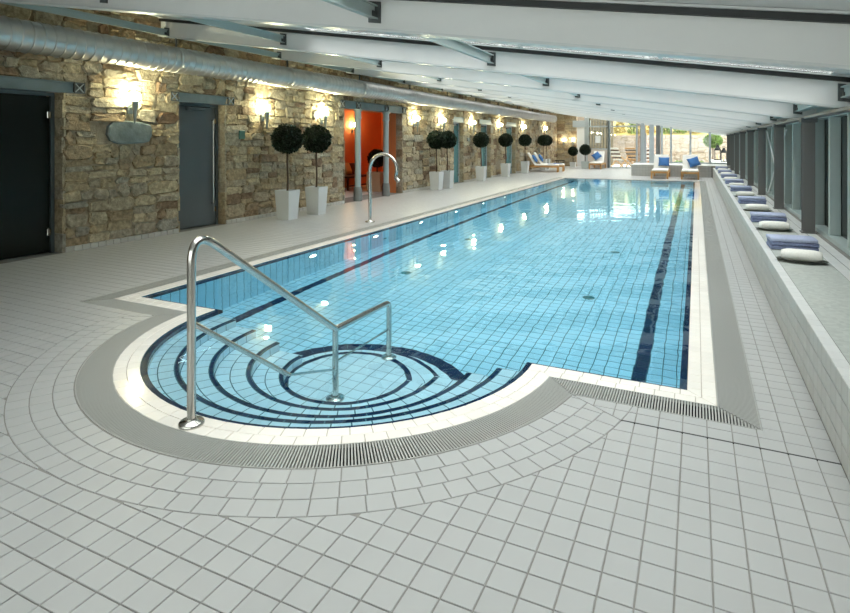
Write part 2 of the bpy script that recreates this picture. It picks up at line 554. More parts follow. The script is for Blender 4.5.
G = 0.003
sq = []
ix0 = int(math.floor((WALL_X + 0.07) / PIT)); ix1 = int(math.ceil((LEDGE_X + 0.07) / PIT))
iy0 = int(math.floor((YN - 3.42) / PIT)); iy1 = int(math.ceil((YF - 3.42) / PIT))
rx0, rx1, ry0, ry1 = PL - GRATE, PR + GRATE, PN - GRATE, PF + GRATE
for ix in range(ix0, ix1):
    for iy in range(iy0, iy1):
        x0 = -0.07 + ix * PIT + G; x1 = x0 + PIT - 2 * G
        y0 = 3.42 + iy * PIT + G; y1 = y0 + PIT - 2 * G
        x0 = max(x0, WALL_X); x1 = min(x1, LEDGE_X - G)
        if x1 - x0 < 0.015 or y0 > YF - 0.02:
            continue
        poly = [(x0, y0), (x1, y0), (x1, y1), (x0, y1)]
        parts = [poly]
        if x1 > rx0 and x0 < rx1 and y1 > ry0 and y0 < ry1:
            parts = []
            parts.append(clip(poly, -1, 0, -(rx0 - G)))
            parts.append(clip(poly, 1, 0, rx1 + G))
            mid = clip(clip(poly, 1, 0, rx0 - G), -1, 0, -(rx1 + G))
            parts.append(clip(mid, 0, -1, -(ry0 - G)))
            parts.append(clip(mid, 0, 1, ry1 + G))
        for p in parts:
            if len(p) < 3 or parea(p) < 3e-4:
                continue
            mx = sum(q[0] for q in p) / len(p); my = sum(q[1] for q in p) / len(p)
            d = sqrt((mx - CX) ** 2 + (my - CY) ** 2)
            if d > RO + 0.1 or my > 3.64:
                sq.append(p); continue
            ux, uy = (mx - CX) / (d or 1), (my - CY) / (d or 1)
            o = clip(p, ux, uy, ux * CX + uy * CY + RO + G)
            if len(o) > 2 and parea(o) > 3e-4:
                sq.append(o)
            i = clip(p, -ux, -uy, -(ux * CX + uy * CY + RO - G))
            for a, b, c, s in mitre:
                if (mx - CX) * s > 0 and len(i) > 2:
                    j = clip(i, a, b, c + 0.0012)
                    if len(j) > 2 and parea(j) > 3e-4:
                        sq.append(j)
pieces(sq, 300, 'floor_tile', 'floor_tile_field', 'floor_tile', 'floor_field', floor)

MB().box(-0.39, LEDGE_X, 3.414, 3.426, -0.004, 0.0008).build('movement_joint', 'channel', floor)
ring = []
for k in range(3):
    ra, rb = R3 + k * RING + (0.008 if k == 0 else G), R3 + (k + 1) * RING - G
    n = int(round(2 * pi * (ra + rb) / 2 / 0.124))
    for i in range(n):
        a0 = 2 * pi * i / n; a1 = 2 * pi * (i + 1) / n
        g = G / ra
        q = [(CX + r * cos(a), CY + r * sin(a)) for r, a in ((ra, a0 + g), (rb, a0 + g), (rb, a1 - g), (ra, a1 - g))]
        for a, b, c, s in mitre:
            if len(q) > 2:
                q = clip(q, -a, -b, -(c - 0.0012))
        if len(q) > 2 and parea(q) > 4e-4:
            my = sum(p[1] for p in q) / len(q)
            if my < 3.66:
                ring.append(q)
pieces(ring, 300, 'ring_tile', 'ring_tile_field', 'floor_tile', 'floor_field', floor)

# ------------------------------------------------------------------ coping
cope = slab_with_hole('pool_coping', outline(COPE), [outline(0.0)], -0.005, 'coping_grout', kind='structure')
tag(cope, 'cream glazed tile coping in two rows round the pool edge', 'pool coping')
ct = []
def straight(x0, y0, x1, y1, nx, ny, d0, d1, L=0.12, trim0=0.0, trim1=0.0):
    """tiles along an edge from (x0,y0) to (x1,y1), set out d0..d1 along normal n"""
    ln = sqrt((x1 - x0) ** 2 + (y1 - y0) ** 2)
    ux, uy = (x1 - x0) / ln, (y1 - y0) / ln
    s0, s1 = -trim0 * d1, ln + trim1 * d1
    n = max(1, int(round((s1 - s0) / L)))
    for i in range(n):
        a = s0 + (s1 - s0) * i / n + 0.002; b = s0 + (s1 - s0) * (i + 1) / n - 0.002
        q = [(x0 + ux * a + nx * d0, y0 + uy * a + ny * d0), (x0 + ux * b + nx * d0, y0 + uy * b + ny * d0), (x0 + ux * b + nx * d1, y0 + uy * b + ny * d1), (x0 + ux * a + nx * d1, y0 + uy * a + ny * d1)]
        # mitres at the corners
        if parea(q) > 1e-4:
            yield q
def ccw(q):
    s = sum(q[i][0] * q[(i + 1) % len(q)][1] - q[(i + 1) % len(q)][0] * q[i][1] for i in range(len(q)))
    return q if s > 0 else q[::-1]
for d0, d1 in ((0.002, 0.083), (0.087, COPE - 0.002)):
    rr = CR + (d0 + d1) / 2
    xr = CX + sqrt((CR + d1) ** 2 - (PN - d1 - CY) ** 2)
    xl = 2 * CX - xr
    jr = CX + sqrt(CR ** 2 - (PN - CY) ** 2); jl = 2 * CX - jr
    # near edge, right and left of the steps (mitred against the circle and at the corners)
    for q in straight(jr, PN, PR, PN, 0, -1, d0, d1, trim0=0.0, trim1=1.0):
        q = clip(ccw(q), -1, -1, -(PR + PN) + 0.002)
        q = [p for p in q]
        m_ = sum(p[0] for p in q) / max(1, len(q))
        # outside of circle
        q = clip(q, 1, 0.95, jr + 0.95 * PN) if len(q) > 2 else q
        if len(q) > 2 and parea(q) > 2e-4:
            ct.append(q)
    for q in straight(PL, PN, jl, PN, 0, -1, d0, d1, trim0=1.0, trim1=0.0):
        q = clip(ccw(q), 1, -1, PL - PN + 0.002)
        q = clip(q, -1, 0.95, -jl + 0.95 * PN) if len(q) > 2 else q
        if len(q) > 2 and parea(q) > 2e-4:
            ct.append(q)
    for q in straight(PR, PN, PR, PF, 1, 0, d0, d1, trim0=1.0, trim1=1.0):
        q = clip(ccw(q), 1, 1, PR + PN + 0.002)
        q = clip(q, 1, -1, PR - PF + 0.002) if len(q) > 2 else q
        if len(q) > 2 and parea(q) > 2e-4:
            ct.append(q)
    for q in straight(PL, PN, PL, PF, -1, 0, d0, d1, trim0=1.0, trim1=1.0):
        q = clip(ccw(q), -1, 1, -PL + PN + 0.002)
        q = clip(q, -1, -1, -PL - PF + 0.002) if len(q) > 2 else q
        if len(q) > 2 and parea(q) > 2e-4:
            ct.append(q)
    for q in straight(PL, PF, PR, PF, 0, 1, d0, d1):
        ct.append(ccw(q))
    n = int(round(pi * rr / 0.12))
    aa = asin((PN - CY) / CR)
    for i in range(n):
        a0 = -pi - aa + (pi + 2 * aa) * i / n; a1 = -pi - aa + (pi + 2 * aa) * (i + 1) / n
        g = 0.002 / rr
        q = [(CX + r * cos(a), CY + r * sin(a)) for r, a in ((CR + d0, a0 + g), (CR + d1, a0 + g), (CR + d1, a1 - g), (CR + d0, a1 - g))]
        q = clip(ccw(q), -1, -0.95, -(jr + 0.95 * PN))
        q = clip(q, 1, -0.95, jl - 0.95 * PN) if len(q) > 2 else q
        if len(q) > 2 and parea(q) > 2e-4:
            ct.append(q)
pieces(ct, 300, 'coping_tile', 'coping_tile_field', 'coping', 'coping', cope, z1=0.0)
# navy rim below the coping, at the water's edge
rim = MB()
o0 = outline(0.0); o1 = outline(-0.045)
n = len(o0)
for i in range(n):
    j = (i + 1) % n
    a, b, c, d = o0[i], o0[j], o1[j], o1[i]
    rim.add([(*a, -0.018), (*b, -0.018), (*c, -0.018), (*d, -0.018), (*c, -0.11), (*d, -0.11)], [(0, 1, 2, 3), (3, 2, 4, 5)])
rim.build('navy_rim', 'navy', cope)

# ------------------------------------------------------------------ overflow channel and grating
chan = slab_with_hole('overflow_channel', outline(GRATE), [outline(COPE)], -0.09, 'channel', kind='structure')
tag(chan, 'dark overflow channel under the pale grating round the pool', 'channel')
cw = MB()
for d in (COPE, GRATE):
    o = outline(d)
    for i in range(len(o)):
        j = (i + 1) % len(o)
        cw.add([(*o[i], -0.09), (*o[j], -0.09), (*o[j], -0.006), (*o[i], -0.006)], [(0, 1, 2, 3)])
cw.build('channel_wall', 'channel', chan)
grate = empty('overflow_grating', (CX, CY, 0))
tag(grate, 'pale slatted overflow grating running all round the pool', 'grating')
GP, GW = 0.0165, 0.0088
bars = []   # (centre x, y, angle of the bar, length)
rA, rB = CR + COPE + 0.006, CR + GRATE - 0.006
aA = asin((PN - COPE - CY) / (CR + COPE)); aB = asin((PN - GRATE - CY) / (CR + GRATE))
n = int((pi + 2 * aA) * (rA + rB) / 2 / GP)
for i in range(n + 1):
    a = -pi - aA + (pi + 2 * aA) * i / n
    e = min(a - (-pi - aA), aA - a)        # angle from the end of the arc
    full = aA - aB
    lo, hi = rA, rB
    if e < full:
        hi = rA + (rB - rA) * e / full
    if hi - lo > 0.01:
        r = (lo + hi) / 2
        bars.append((CX + r * cos(a), CY + r * sin(a), a, hi - lo))
xA = CX + sqrt((CR + COPE) ** 2 - (PN - COPE - CY) ** 2); xB = CX + sqrt((CR + GRATE) ** 2 - (PN - GRATE - CY) ** 2)
yA, yB = PN - COPE - 0.006, PN - GRATE + 0.006
for s in (1, -1):
    x = xA
    end = (PR + GRATE) if s > 0 else (2 * CX - (PL - GRATE))
    corner = (PR + COPE) if s > 0 else (2 * CX - (PL - COPE))
    while x < end:
        lo, hi = yB, yA
        if x < xB:
            lo = yA - (yA - yB) * (x - xA) / (xB - xA)
        if x > corner:
            hi = yA - (x - corner)
        if hi - lo > 0.01:
            bars.append((CX + s * (x - CX), (lo + hi) / 2, pi / 2, hi - lo))
        x += GP
for s in (1, -1):
    y = PN - GRATE + 0.01
    while y < PF + GRATE:
        a, b = (PR + COPE + 0.006, PR + GRATE - 0.006) if s > 0 else (PL - COPE - 0.006, PL - GRATE + 0.006)
        if y < PN - COPE:
            a = a + s * (PN - COPE - y)
        if y > PF + COPE:
            a = a + s * (y - PF - COPE)
        if abs(b - a) > 0.01 and (b - a) * s > 0:
            bars.append(((a + b) / 2, y, 0.0, abs(b - a)))
        y += GP
x = PL - COPE
while x < PR + COPE:
    bars.append((x, PF + (COPE + GRATE) / 2, pi / 2, GRATE - COPE - 0.012))
    x += GP
bars.sort(key=lambda t: -seen_area((t[0], t[1], 0), (0, 0, 1)) * t[3])
cache = {}
fld = MB()
for i, (x, y, a, L) in enumerate(bars):
    if i < 300:
        k = round(L, 3)
        if k not in cache:
            cache[k] = MB().box(-L / 2, L / 2, -GW / 2, GW / 2, -0.022, 0).mesh('slat', 'grate')
        new_obj('slat', cache[k], grate, (x - CX, y - CY, -0.001), (0, 0, a))
    else:
        u = Vector((cos(a), sin(a))) * (L / 2); w = Vector((-sin(a), cos(a))) * (GW / 2)
        c = Vector((x - CX, y - CY))
        q = [tuple(c - u - w), tuple(c + u - w), tuple(c + u + w), tuple(c - u + w)]
        fld.prism(q, -0.022, -0.001, 0, False)
fld.build('slat_field', 'grate', grate, kind='stuff')
fr = MB()
for d in (COPE + 0.003, GRATE - 0.003):
    oa, ob = outline(d - 0.003), outline(d + 0.003)
    for i in range(len(oa)):
        j = (i + 1) % len(oa)
        p = [oa[i], oa[j], ob[j], ob[i]]
        fr.add([(x - CX, y - CY, z) for z in (-0.02, 0) for x, y in p], [(4, 5, 6, 7), (0, 1, 5, 4), (2, 3, 7, 6)])
fr.build('grating_frame', 'grate', grate)

# ------------------------------------------------------------------ pool basin
D = 1.45
basin = empty('pool_basin', ((PL + PR) / 2, (PN + PF) / 2, 0))
tag(basin, 'long pool basin lined with light blue tiles and navy lane lines', 'pool', kind='structure')
bx, by = (PL + PR) / 2, (PN + PF) / 2
def bl(v):
    return (v[0] - bx, v[1] - by, v[2])
shell = MB()
shell.add([bl(v) for v in [(PL, PN - 0.0, -D), (PR, PN, -D), (PR, PF, -D), (PL, PF, -D)]], [(0, 1, 2, 3)])
for (x0, y0), (x1, y1) in (((PL, PF), (PL, PN)), ((PR, PN), (PR, PF)), ((PR, PF), (PL, PF)), ((PL, PN), (CX - 1.533, PN)), ((CX + 1.533, PN), (PR, PN))):
    shell.add([bl(v) for v in [(x0, y0, -D), (x1, y1, -D), (x1, y1, -0.005), (x0, y0, -0.005)]], [(0, 1, 2, 3)])
shell.build('pool_shell', 'pool_grout', basin)
# floor tiles
LANE_R = (-0.533, -0.41); LANE_L = (-4.83, -4.70)
nx = int(math.ceil((PR - PL) / PIT)) + 1
ftl = []; fnv = []
k0 = int(math.floor((PL + 0.41) / PIT))
for i in range(k0, k0 + nx + 1):
    x0 = -0.41 + i * PIT; x1 = x0 + PIT
    GG = 0.0045
    xa, xb = max(x0 + GG, PL), min(x1 - GG, PR)
    if xb - xa < 0.02:
        continue
    lane = i in (-1, -36)
    y = PN
    while y < PF - 0.02:
        ya, yb = y + GG, min(y + PIT - GG, PF)
        q = [(xa, ya), (xb, ya), (xb, yb), (xa, yb)]
        mx, my = (xa + xb) / 2, (ya + yb) / 2
        if sqrt((mx - CX) ** 2 + (my - CY) ** 2) > 1.0:
            (fnv if lane else ftl).append(q)
        y += PIT
def under(items, limit, part, field, m, fm, z1):
    scored = []
    for q in items:
        cx = sum(p[0] for p in q) / len(q); cy = sum(p[1] for p in q) / len(q)
        scored.append((seen_area((cx, cy, z1 * 0.4), (0, 0, 1)), cx, cy, q))
    scored.sort(key=lambda t: -t[0])
    cache = {}
    fld = MB()
    for i, (a, cx, cy, q) in enumerate(scored):
        if i < limit:
            key = tuple((round(p[0] - cx, 4), round(p[1] - cy, 4)) for p in q)
            if key not in cache:
                cache[key] = MB().prism([(p[0] - cx, p[1] - cy) for p in q], -0.006, 0, 0, False).mesh(part, m)
            new_obj(part, cache[key], basin, bl((cx, cy, z1)))
        else:
            fld.prism([(p[0] - bx, p[1] - by) for p in q], z1 - 0.006, z1, 0, False)
    if fld.v:
        fld.build(field, fm, basin, kind='stuff')
under(ftl, 300, 'pool_floor_tile', 'pool_floor_field', 'pool_tile', 'pool_field', -D + 0.004)
under(fnv, 300, 'lane_tile', 'lane_tile_field', 'navy', 'navy', -D + 0.004)
# wall tiles: left (seen), right, far
wt = []
wfld = MB()
RH = 0.23
nrow = 6
wcache = MB().box(-0.001, 0.004, -PIT / 2 + 0.005, PIT / 2 - 0.005, -RH / 2 + G, RH / 2 - G).mesh('pool_wall_tile', 'pool_tile')
lst = []
y = PN + PIT / 2
while y < PF - PIT / 2:
    for r in range(nrow):
        z = -0.07 - RH / 2 - r * RH
        lst.append((seen_area((PL, y, z * 0.5), (1, 0, 0)), y, z))
    y += PIT
lst.sort(key=lambda t: -t[0])
for i, (a, y, z) in enumerate(lst):
    if i < 300:
        new_obj('pool_wall_tile', wcache, basin, bl((PL, y, z)))
    else:
        wfld.box(PL - bx - 0.001, PL - bx + 0.004, y - by - PIT / 2 + G, y - by + PIT / 2 - G, z - RH / 2 + G, z + RH / 2 - G)
    wfld.box(PR - bx - 0.004, PR - bx + 0.001, y - by - PIT / 2 + G, y - by + PIT / 2 - G, z - RH / 2 + G, z + RH / 2 - G)
x = PL + PIT / 2
while x < PR - PIT / 2:
    for r in range(nrow):
        z = -0.07 - RH / 2 - r * RH
        wfld.box(x - bx - PIT / 2 + G, x - bx + PIT / 2 - G, PF - by - 0.004, PF - by + 0.001, z - RH / 2 + G, z + RH / 2 - G)
        if x < CX - 1.6 or x > CX + 1.6:
            wfld.box(x - bx - PIT / 2 + G, x - bx + PIT / 2 - G, PN - by - 0.001, PN - by + 0.004, z - RH / 2 + G, z + RH / 2 - G)
    x += PIT
wfld.build('pool_wall_field', 'pool_field', basin, kind='stuff')
# drains, inlets
for x, y in ((-3.93, 7.55), (-3.96, 10.2), (-1.25, 7.5), (-1.26, 10.2), (-3.9, 14.0), (-1.3, 14.0)):
    MB().lathe([(0.075, 0), (0.075, 0.008), (0.05, 0.014), (0.02, 0.014)], 20).build('floor_inlet', 'teal_plastic', basin, bl((x, y, -D + 0.004)))
MB().lathe([(0.06, 0), (0.06, 0.008), (0.04, 0.014), (0.02, 0.014)], 20).build('wall_inlet', 'teal_plastic', basin, bl((PL + 0.003, 9.11, -0.95)), (0, pi / 2, 0))
MB().cbox(-0.05, 0.0, -0.11, 0.11, -0.09, 0.09, 0.01).build('skimmer_box', 'teal_plastic', basin, bl((PR - 0.004, 5.66, -0.26)))
for y in (6.92, 8.75, 10.6, 12.5, 14.4, 16.3):
    l = MB().lathe([(0.105, 0), (0.105, 0.012), (0.085, 0.02), (0.08, 0.012)], 24, cap=False).build('pool_lamp_rim', 'steel', basin, bl((PL + 0.003, y, -0.46)), (0, pi / 2, 0))
    MB().lathe([(0.082, 0.004), (0.082, 0.012), (0.05, 0.016), (0.005, 0.017)], 20).build('pool_lamp_lens', 'pool_light', l)

# ------------------------------------------------------------------ round entry steps
steps = empty('pool_steps', (CX, CY, 0))
tag(steps, 'rounded tiled entry steps with navy nosings leading down into the pool', 'pool steps', kind='structure')
AA = asin((PN - CY) / CR)
NB = 0.032
treads = [(CR, 1.28, -0.17), (1.28, 1.04, -0.36), (1.04, 0.77, -0.55), (0.77, 0.52, -0.735)]
LAND = -0.90
def arcpts(r, a0, a1, n):
    return [(r * cos(a0 + (a1 - a0) * i / n), r * sin(a0 + (a1 - a0) * i / n)) for i in range(n + 1)]
YO = PN - CY
core = MB()
for ro, ri, z in treads:
    a = asin(YO / ri); b = asin(YO / ro)
    N = 48
    po = arcpts(ro, -pi - b, b, N); pi_ = arcpts(ri, -pi - a, a, N)
    low = LAND - 0.02
    for i in range(N):
        core.add([(*po[i], z - 0.004), (*po[i + 1], z - 0.004), (*pi_[i + 1], z - 0.004), (*pi_[i], z - 0.004)], [(0, 3, 2, 1)][::1])
        core.add([(*pi_[i], z - 0.004), (*pi_[i + 1], z - 0.004), (*pi_[i + 1], low), (*pi_[i], low)], [(0, 3, 2, 1)])
    for s in (0, -1):
        core.add([(*po[s], z - 0.004), (*pi_[s], z - 0.004), (*pi_[s], -D), (*po[s], -D)], [(0, 1, 2, 3)])
# wall below the coping behind the first tread
po = arcpts(CR, -pi - AA, AA, 64)
for i in range(64):
    core.add([(*po[i], -0.005), (*po[i + 1], -0.005), (*po[i + 1], -0.30), (*po[i], -0.30)], [(0, 3, 2, 1)])
# landing and the convex steps below it
def disc(r, z, zl, full=True):
    pts = arcpts(r, 0, 2 * pi, 64)[:-1]
    if not full:
        pts = [p for p in arcpts(r, asin(YO / r), pi - asin(YO / r), 48)]
    core.prism(pts, zl, z - 0.004, 0, False)
disc(0.53, LAND, -D)
disc(0.80, -1.09, -D, False)
disc(1.08, -1.27, -D, False)
core.build('step_core', 'pool_grout', steps)
st_cache = {}
def sector(name, m, r0, r1, a0, a1, z, th=0.006):
    """one curved tile, as an object of its own"""
    k = (name, m, round(r0, 3), round(r1, 3), round(a1 - a0, 4))
    if k not in st_cache:
        h = (a1 - a0) / 2
        nn = 3
        pts = [(r1 * cos(-h + 2 * h * i / nn), r1 * sin(-h + 2 * h * i / nn)) for i in range(nn + 1)] + [(r0 * cos(h - 2 * h * i / nn), r0 * sin(h - 2 * h * i / nn)) for i in range(nn + 1)]
        st_cache[k] = MB().prism(pts, -th, 0, 0, False).mesh(name, m)
    new_obj(name, st_cache[k], steps, (0, 0, z), (0, 0, (a0 + a1) / 2))
for ti, (ro, ri, z) in enumerate(treads):
    w = (ro - ri - NB) / 2
    rows = [(ri, ri + NB, 'nosing_tile', 'navy'), (ri + NB, ri + NB + w, 'tread_tile', 'step_tile'), (ri + NB + w, ro - 0.006, 'tread_tile', 'step_tile')]
    for r0, r1, nm, m in rows:
        rm = (r0 + r1) / 2
        a = asin(min(1, YO / r0)) - 0.004
        n = max(6, int(round((pi + 2 * a) * rm / (0.125 if nm == 'tread_tile' else 0.24))))
        for i in range(n):
            a0 = -pi - a + (pi + 2 * a) * i / n; a1 = -pi - a + (pi + 2 * a) * (i + 1) / n
            sector(nm, m, r0 + 0.004, r1 - 0.004, a0 + 0.0045 / rm, a1 - 0.0045 / rm, z)
# risers
rc = {}
risers = [(CR - 0.045, -0.11, -0.17)] + [(treads[k][1], treads[k][2], (treads[k + 1][2] if k < 3 else LAND)) for k in range(4)]
for k, (r, zt, zb) in enumerate(risers):
    a = asin(YO / r)
    n = int(round((pi + 2 * a) * r / 0.125))
    h = (pi + 2 * a) / n / 2 - 0.003 / r
    top = zt if k == 0 else zt - 0.031
    me = MB()
    nn = 2
    pts = [(r - 0.004, -h + 2 * h * i / nn) for i in range(nn + 1)]
    for i in range(nn):
        p, q = pts[i], pts[i + 1]
        me.add([(p[0] * cos(p[1]), p[0] * sin(p[1]), zb), (q[0] * cos(q[1]), q[0] * sin(q[1]), zb), (q[0] * cos(q[1]), q[0] * sin(q[1]), top), (p[0] * cos(p[1]), p[0] * sin(p[1]), top)], [(0, 3, 2, 1)])
    me = me.mesh('riser_tile', 'step_tile')
    for i in range(n):
        new_obj('riser_tile', me, steps, (0, 0, 0), (0, 0, -pi - a + (pi + 2 * a) * (i + 0.5) / n))
    if k:
        e = MB()
        ps = arcpts(r - 0.005, -pi - a, a, 48)
        for i in range(48):
            e.add([(*ps[i], zt), (*ps[i + 1], zt), (*ps[i + 1], zt - 0.028), (*ps[i], zt - 0.028)], [(0, 3, 2, 1)])
        e.build('nosing_edge', 'navy', steps)
# end cheeks (light tile on the cut ends, facing the pool)
for ti, (ro, ri, z) in enumerate(treads):
    for s in (1, -1):
        xo = sqrt(ro * ro - YO * YO); xi = sqrt(ri * ri - YO * YO)
        b = MB()
        x0, x1 = sorted((s * xi, s * xo))
        zz = z
        while zz > -D + 0.02:
            z2 = max(zz - 0.18, -D)
            for a_, b_ in ((x0, (x0 + x1) / 2), ((x0 + x1) / 2, x1)):
                b.box(a_ + 0.002, b_ - 0.002, YO, YO + 0.005, z2 + 0.002, zz - 0.002)
            zz = z2
        b.build('cheek_tile_panel', 'step_tile', steps)
# landing tiles and the convex steps
for i in range(-5, 5):
    for j in range(-5, 5):
        q = [(i * PIT + G, j * PIT + G), ((i + 1) * PIT - G, j * PIT + G), ((i + 1) * PIT - G, (j + 1) * PIT - G), (i * PIT + G, (j + 1) * PIT - G)]
        for k in range(20):
            t = 2 * pi * k / 20
            q = clip(q, -cos(t), -sin(t), -0.478) if len(q) > 2 else q
        if len(q) > 2 and parea(q) > 5e-4:
            MB().prism(q, LAND - 0.006, LAND, 0, False).build('landing_tile', 'step_tile', steps)
for i in range(28):
    sector('nosing_tile', 'navy', 0.487, 0.53, 2 * pi * i / 28 + 0.004, 2 * pi * (i + 1) / 28 - 0.004, LAND)
for r0, r1, z, nb in ((0.53, 0.80, -1.09, 0.035), (0.80, 1.08, -1.27, 0.13)):
    a = asin(YO / r1)
    n = int((pi - 2 * a) * r1 / 0.125)
    for i in range(n):
        a0 = a + (pi - 2 * a) * i / n; a1 = a + (pi - 2 * a) * (i + 1) / n
        w = (r1 - nb - r0) / 2
        sector('tread_tile', 'step_tile', r0 + 0.003, r0 + w - 0.003, a0 + 0.003, a1 - 0.003, z)
        sector('tread_tile', 'step_tile', r0 + w + 0.003, r1 - nb - 0.003, a0 + 0.003, a1 - 0.003, z)
        sector('nosing_tile', 'navy', r1 - nb, r1, a0 + 0.003, a1 - 0.003, z)

# water
water = slab_with_hole('pool_water', outline(-0.001), [], -0.012, 'water')
tag(water, 'clear blue pool water lying level with the coping', 'water', kind='stuff')

# ------------------------------------------------------------------ roof
BB = -0.153; BC = 2.115                       # underside of the beams: z = BC + BB * x
def rz(x):
    return BC + BB * x
SL = math.atan(BB)
BEAM_Y = [3.9 + 2.83 * k for k in range(12)]
XL, XRR = -8.15, 1.62
WEB = 0.26
TOP = 0.32
def sloped(mb, x0, x1, y0, y1, d0, d1):
    """box following the roof slope, d0..d1 above the underside of the beams"""
    vs = [(x0, y0, rz(x0) + d0), (x1, y0, rz(x1) + d0), (x1, y1, rz(x1) + d0), (x0, y1, rz(x0) + d0), (x0, y0, rz(x0) + d1), (x1, y0, rz(x1) + d1), (x1, y1, rz(x1) + d1), (x0, y1, rz(x0) + d1)]
    return mb.add(vs, [(3, 2, 1, 0), (4, 5, 6, 7), (0, 1, 5, 4), (1, 2, 6, 5), (2, 3, 7, 6), (3, 0, 4, 7)])
PUR_X = [1.30, -2.3, -5.55, -8.0]
nb = len(BEAM_Y)
proto = None
def make_beam():
    t = empty('roof_beam', (0, 0, 0))
    sloped(MB(), XL, XRR, -0.012, 0.012, 0.02, WEB).build('web', 'beam', t)
    sloped(MB(), XL, XRR, -0.075, 0.075, 0.0, 0.02).build('bottom_flange', 'beam_gloss', t)
    sloped(MB(), XL, XRR, -0.05, 0.05, WEB, TOP - 0.015).build('gap_shade_strip', 'gap_shade', t)  # dark strip standing for the shade between web and roof deck
    sloped(MB(), XL, XRR, -0.075, 0.075, TOP - 0.015, TOP).build('top_flange', 'beam_gloss', t)
    for px in PUR_X:
        z0 = 0.10 if px > -7 else 0.02
        hh = 0.11
        p = MB()
        sloped(p, px - 0.006, px + 0.006, -2.83 + 0.02, -0.02, z0, z0 + hh)
        sloped(p, px - 0.035, px + 0.035, -2.83 + 0.02, -0.02, z0, z0 + 0.010)
        sloped(p, px - 0.035, px + 0.035, -2.83 + 0.02, -0.02, z0 + hh - 0.01, z0 + hh)
        po = p.build('purlin', 'fin', t)
        q = MB()
        sloped(q, px - 0.055, px + 0.055, -0.026, -0.013, z0 - 0.03, z0 + hh + 0.03)
        sloped(q, px - 0.02, px + 0.02, -0.07, -0.026, z0 + 0.015, z0 + 0.06)
        q.build('end_plate', 'bracket', po)
    return t
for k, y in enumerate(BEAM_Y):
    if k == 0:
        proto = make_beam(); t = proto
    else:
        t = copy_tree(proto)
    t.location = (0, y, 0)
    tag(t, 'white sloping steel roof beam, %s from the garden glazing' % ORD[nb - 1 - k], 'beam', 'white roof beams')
ceil = empty('ceiling', (0, (YN + YF) / 2, 3))
tag(ceil, 'sloping roof of pale panels above the white beams, with glass panes added for light', 'ceiling', kind='structure')
def panel(x0, x1, y0, y1, name, m, d0=TOP + 0.004, d1=TOP + 0.03):
    cy = (YN + YF) / 2
    b = MB(); sloped(b, x0, x1, y0 - cy, y1 - cy, d0 - 3, d1 - 3)
    return b.build(name, m, ceil)
edges = [YN] + BEAM_Y + [YF + 0.2]
GLASS_X1 = 1.2
for i in range(len(edges) - 1):
    y0, y1 = edges[i] + 0.004, edges[i + 1] - 0.004
    if i == 0:
        panel(XL - 0.4, 1.75, 3.4, y1, 'ceiling_panel', 'deck')
        panel(XL - 0.4, 1.75, y0, 1.3, 'ceiling_panel', 'deck')
        y0, y1 = 1.3, 3.4
    GLASS_X0 = [-4.0, -5.0, -5.6, -6.6][i] if i < 4 else -7.3  # extent of the added glass per bay, set to shape the light
    panel(XL - 0.4, GLASS_X0, y0, y1, 'ceiling_panel', 'deck')
    panel(GLASS_X1, 1.75, y0, y1, 'ceiling_panel', 'deck')
    n = 4
    for j in range(n):
        xa = GLASS_X0 + (GLASS_X1 - GLASS_X0) * j / n; xb = GLASS_X0 + (GLASS_X1 - GLASS_X0) * (j + 1) / n
        panel(xa + 0.02, xb - 0.02, y0, y1, 'added_roof_pane', 'added_roof_glass', TOP + 0.012, TOP + 0.020)  # added pane that lets sky light into the room
        panel(xb - 0.02, xb + 0.02, y0, y1, 'added_glazing_bar', 'beam', TOP + 0.004, TOP + 0.04)

# ------------------------------------------------------------------ stone wall on the left
rs = random.Random(11)
def split(x0, x1, z0, z1, big, out, depth=0):
    w, h = x1 - x0, z1 - z0
    if depth > 12:
        out.append((x0, x1, z0, z1)); return
    tw = big * rs.uniform(0.8, 1.9); thh = big * rs.uniform(0.42, 0.85)
    if h > thh * 1.25 and (h / thh > w / tw or w < tw):
        m = z0 + h * rs.uniform(0.38, 0.62)
        split(x0, x1, z0, m, big, out, depth + 1); split(x0, x1, m, z1, big, out, depth + 1)
    elif w > tw * 1.25:
        m = x0 + w * rs.uniform(0.35, 0.65)
        split(x0, m, z0, z1, big, out, depth + 1); split(m, x1, z0, z1, big, out, depth + 1)
    else:
        out.append((x0, x1, z0, z1))
def stone_shape(w, h, depth):
    """lumpy stone, face towards +x, centred in y and z"""
    j = lambda s: rs.uniform(-s, s)
    c = min(w, h) * rs.uniform(0.10, 0.40)
    a, b = w / 2, h / 2
    base = [(-a + c, -b), (a - c, -b), (a, -b + c), (a, b - c), (a - c, b), (-a + c, b), (-a, b - c), (-a, -b + c)]
    jy, jz = 0.10 * min(w, 0.3), 0.13 * min(h, 0.25)
    base = [(y + j(jy), z + j(jz)) for y, z in base]
    rings = []
    for inset, x in ((0.0, -0.02), (0.0, depth * 0.55), (min(a, b) * 0.22, depth), ):
        rr = []
        for y, z in base:
            l = sqrt(y * y + z * z) or 1
            k = max(0.1, 1 - inset / l)
            rr.append((x + (j(0.012) if x > 0 else 0), y * k, z * k))
        rings.append(rr)
    vs = [v for r in rings for v in r] + [(depth + j(0.012), j(a * 0.3), j(b * 0.3))]
    fs = []
    for k in range(2):
        for i in range(8):
            q = (i + 1) % 8
            fs.append((k * 8 + i, k * 8 + q, k * 8 + 8 + q, k * 8 + 8 + i))
    for i in range(8):
        fs.append((16 + i, 16 + (i + 1) % 8, 24))
    return vs, fs
def tone():
    return min(1.0, max(0.0, rs.betavariate(2.2, 2.0)))
wall_left = empty('wall_left', (WALL_X, (YN + YF) / 2, 0))
tag(wall_left, 'long rubble stone wall with doors and lamps beside the pool', 'stone wall', kind='structure')
wcy = (YN + YF) / 2
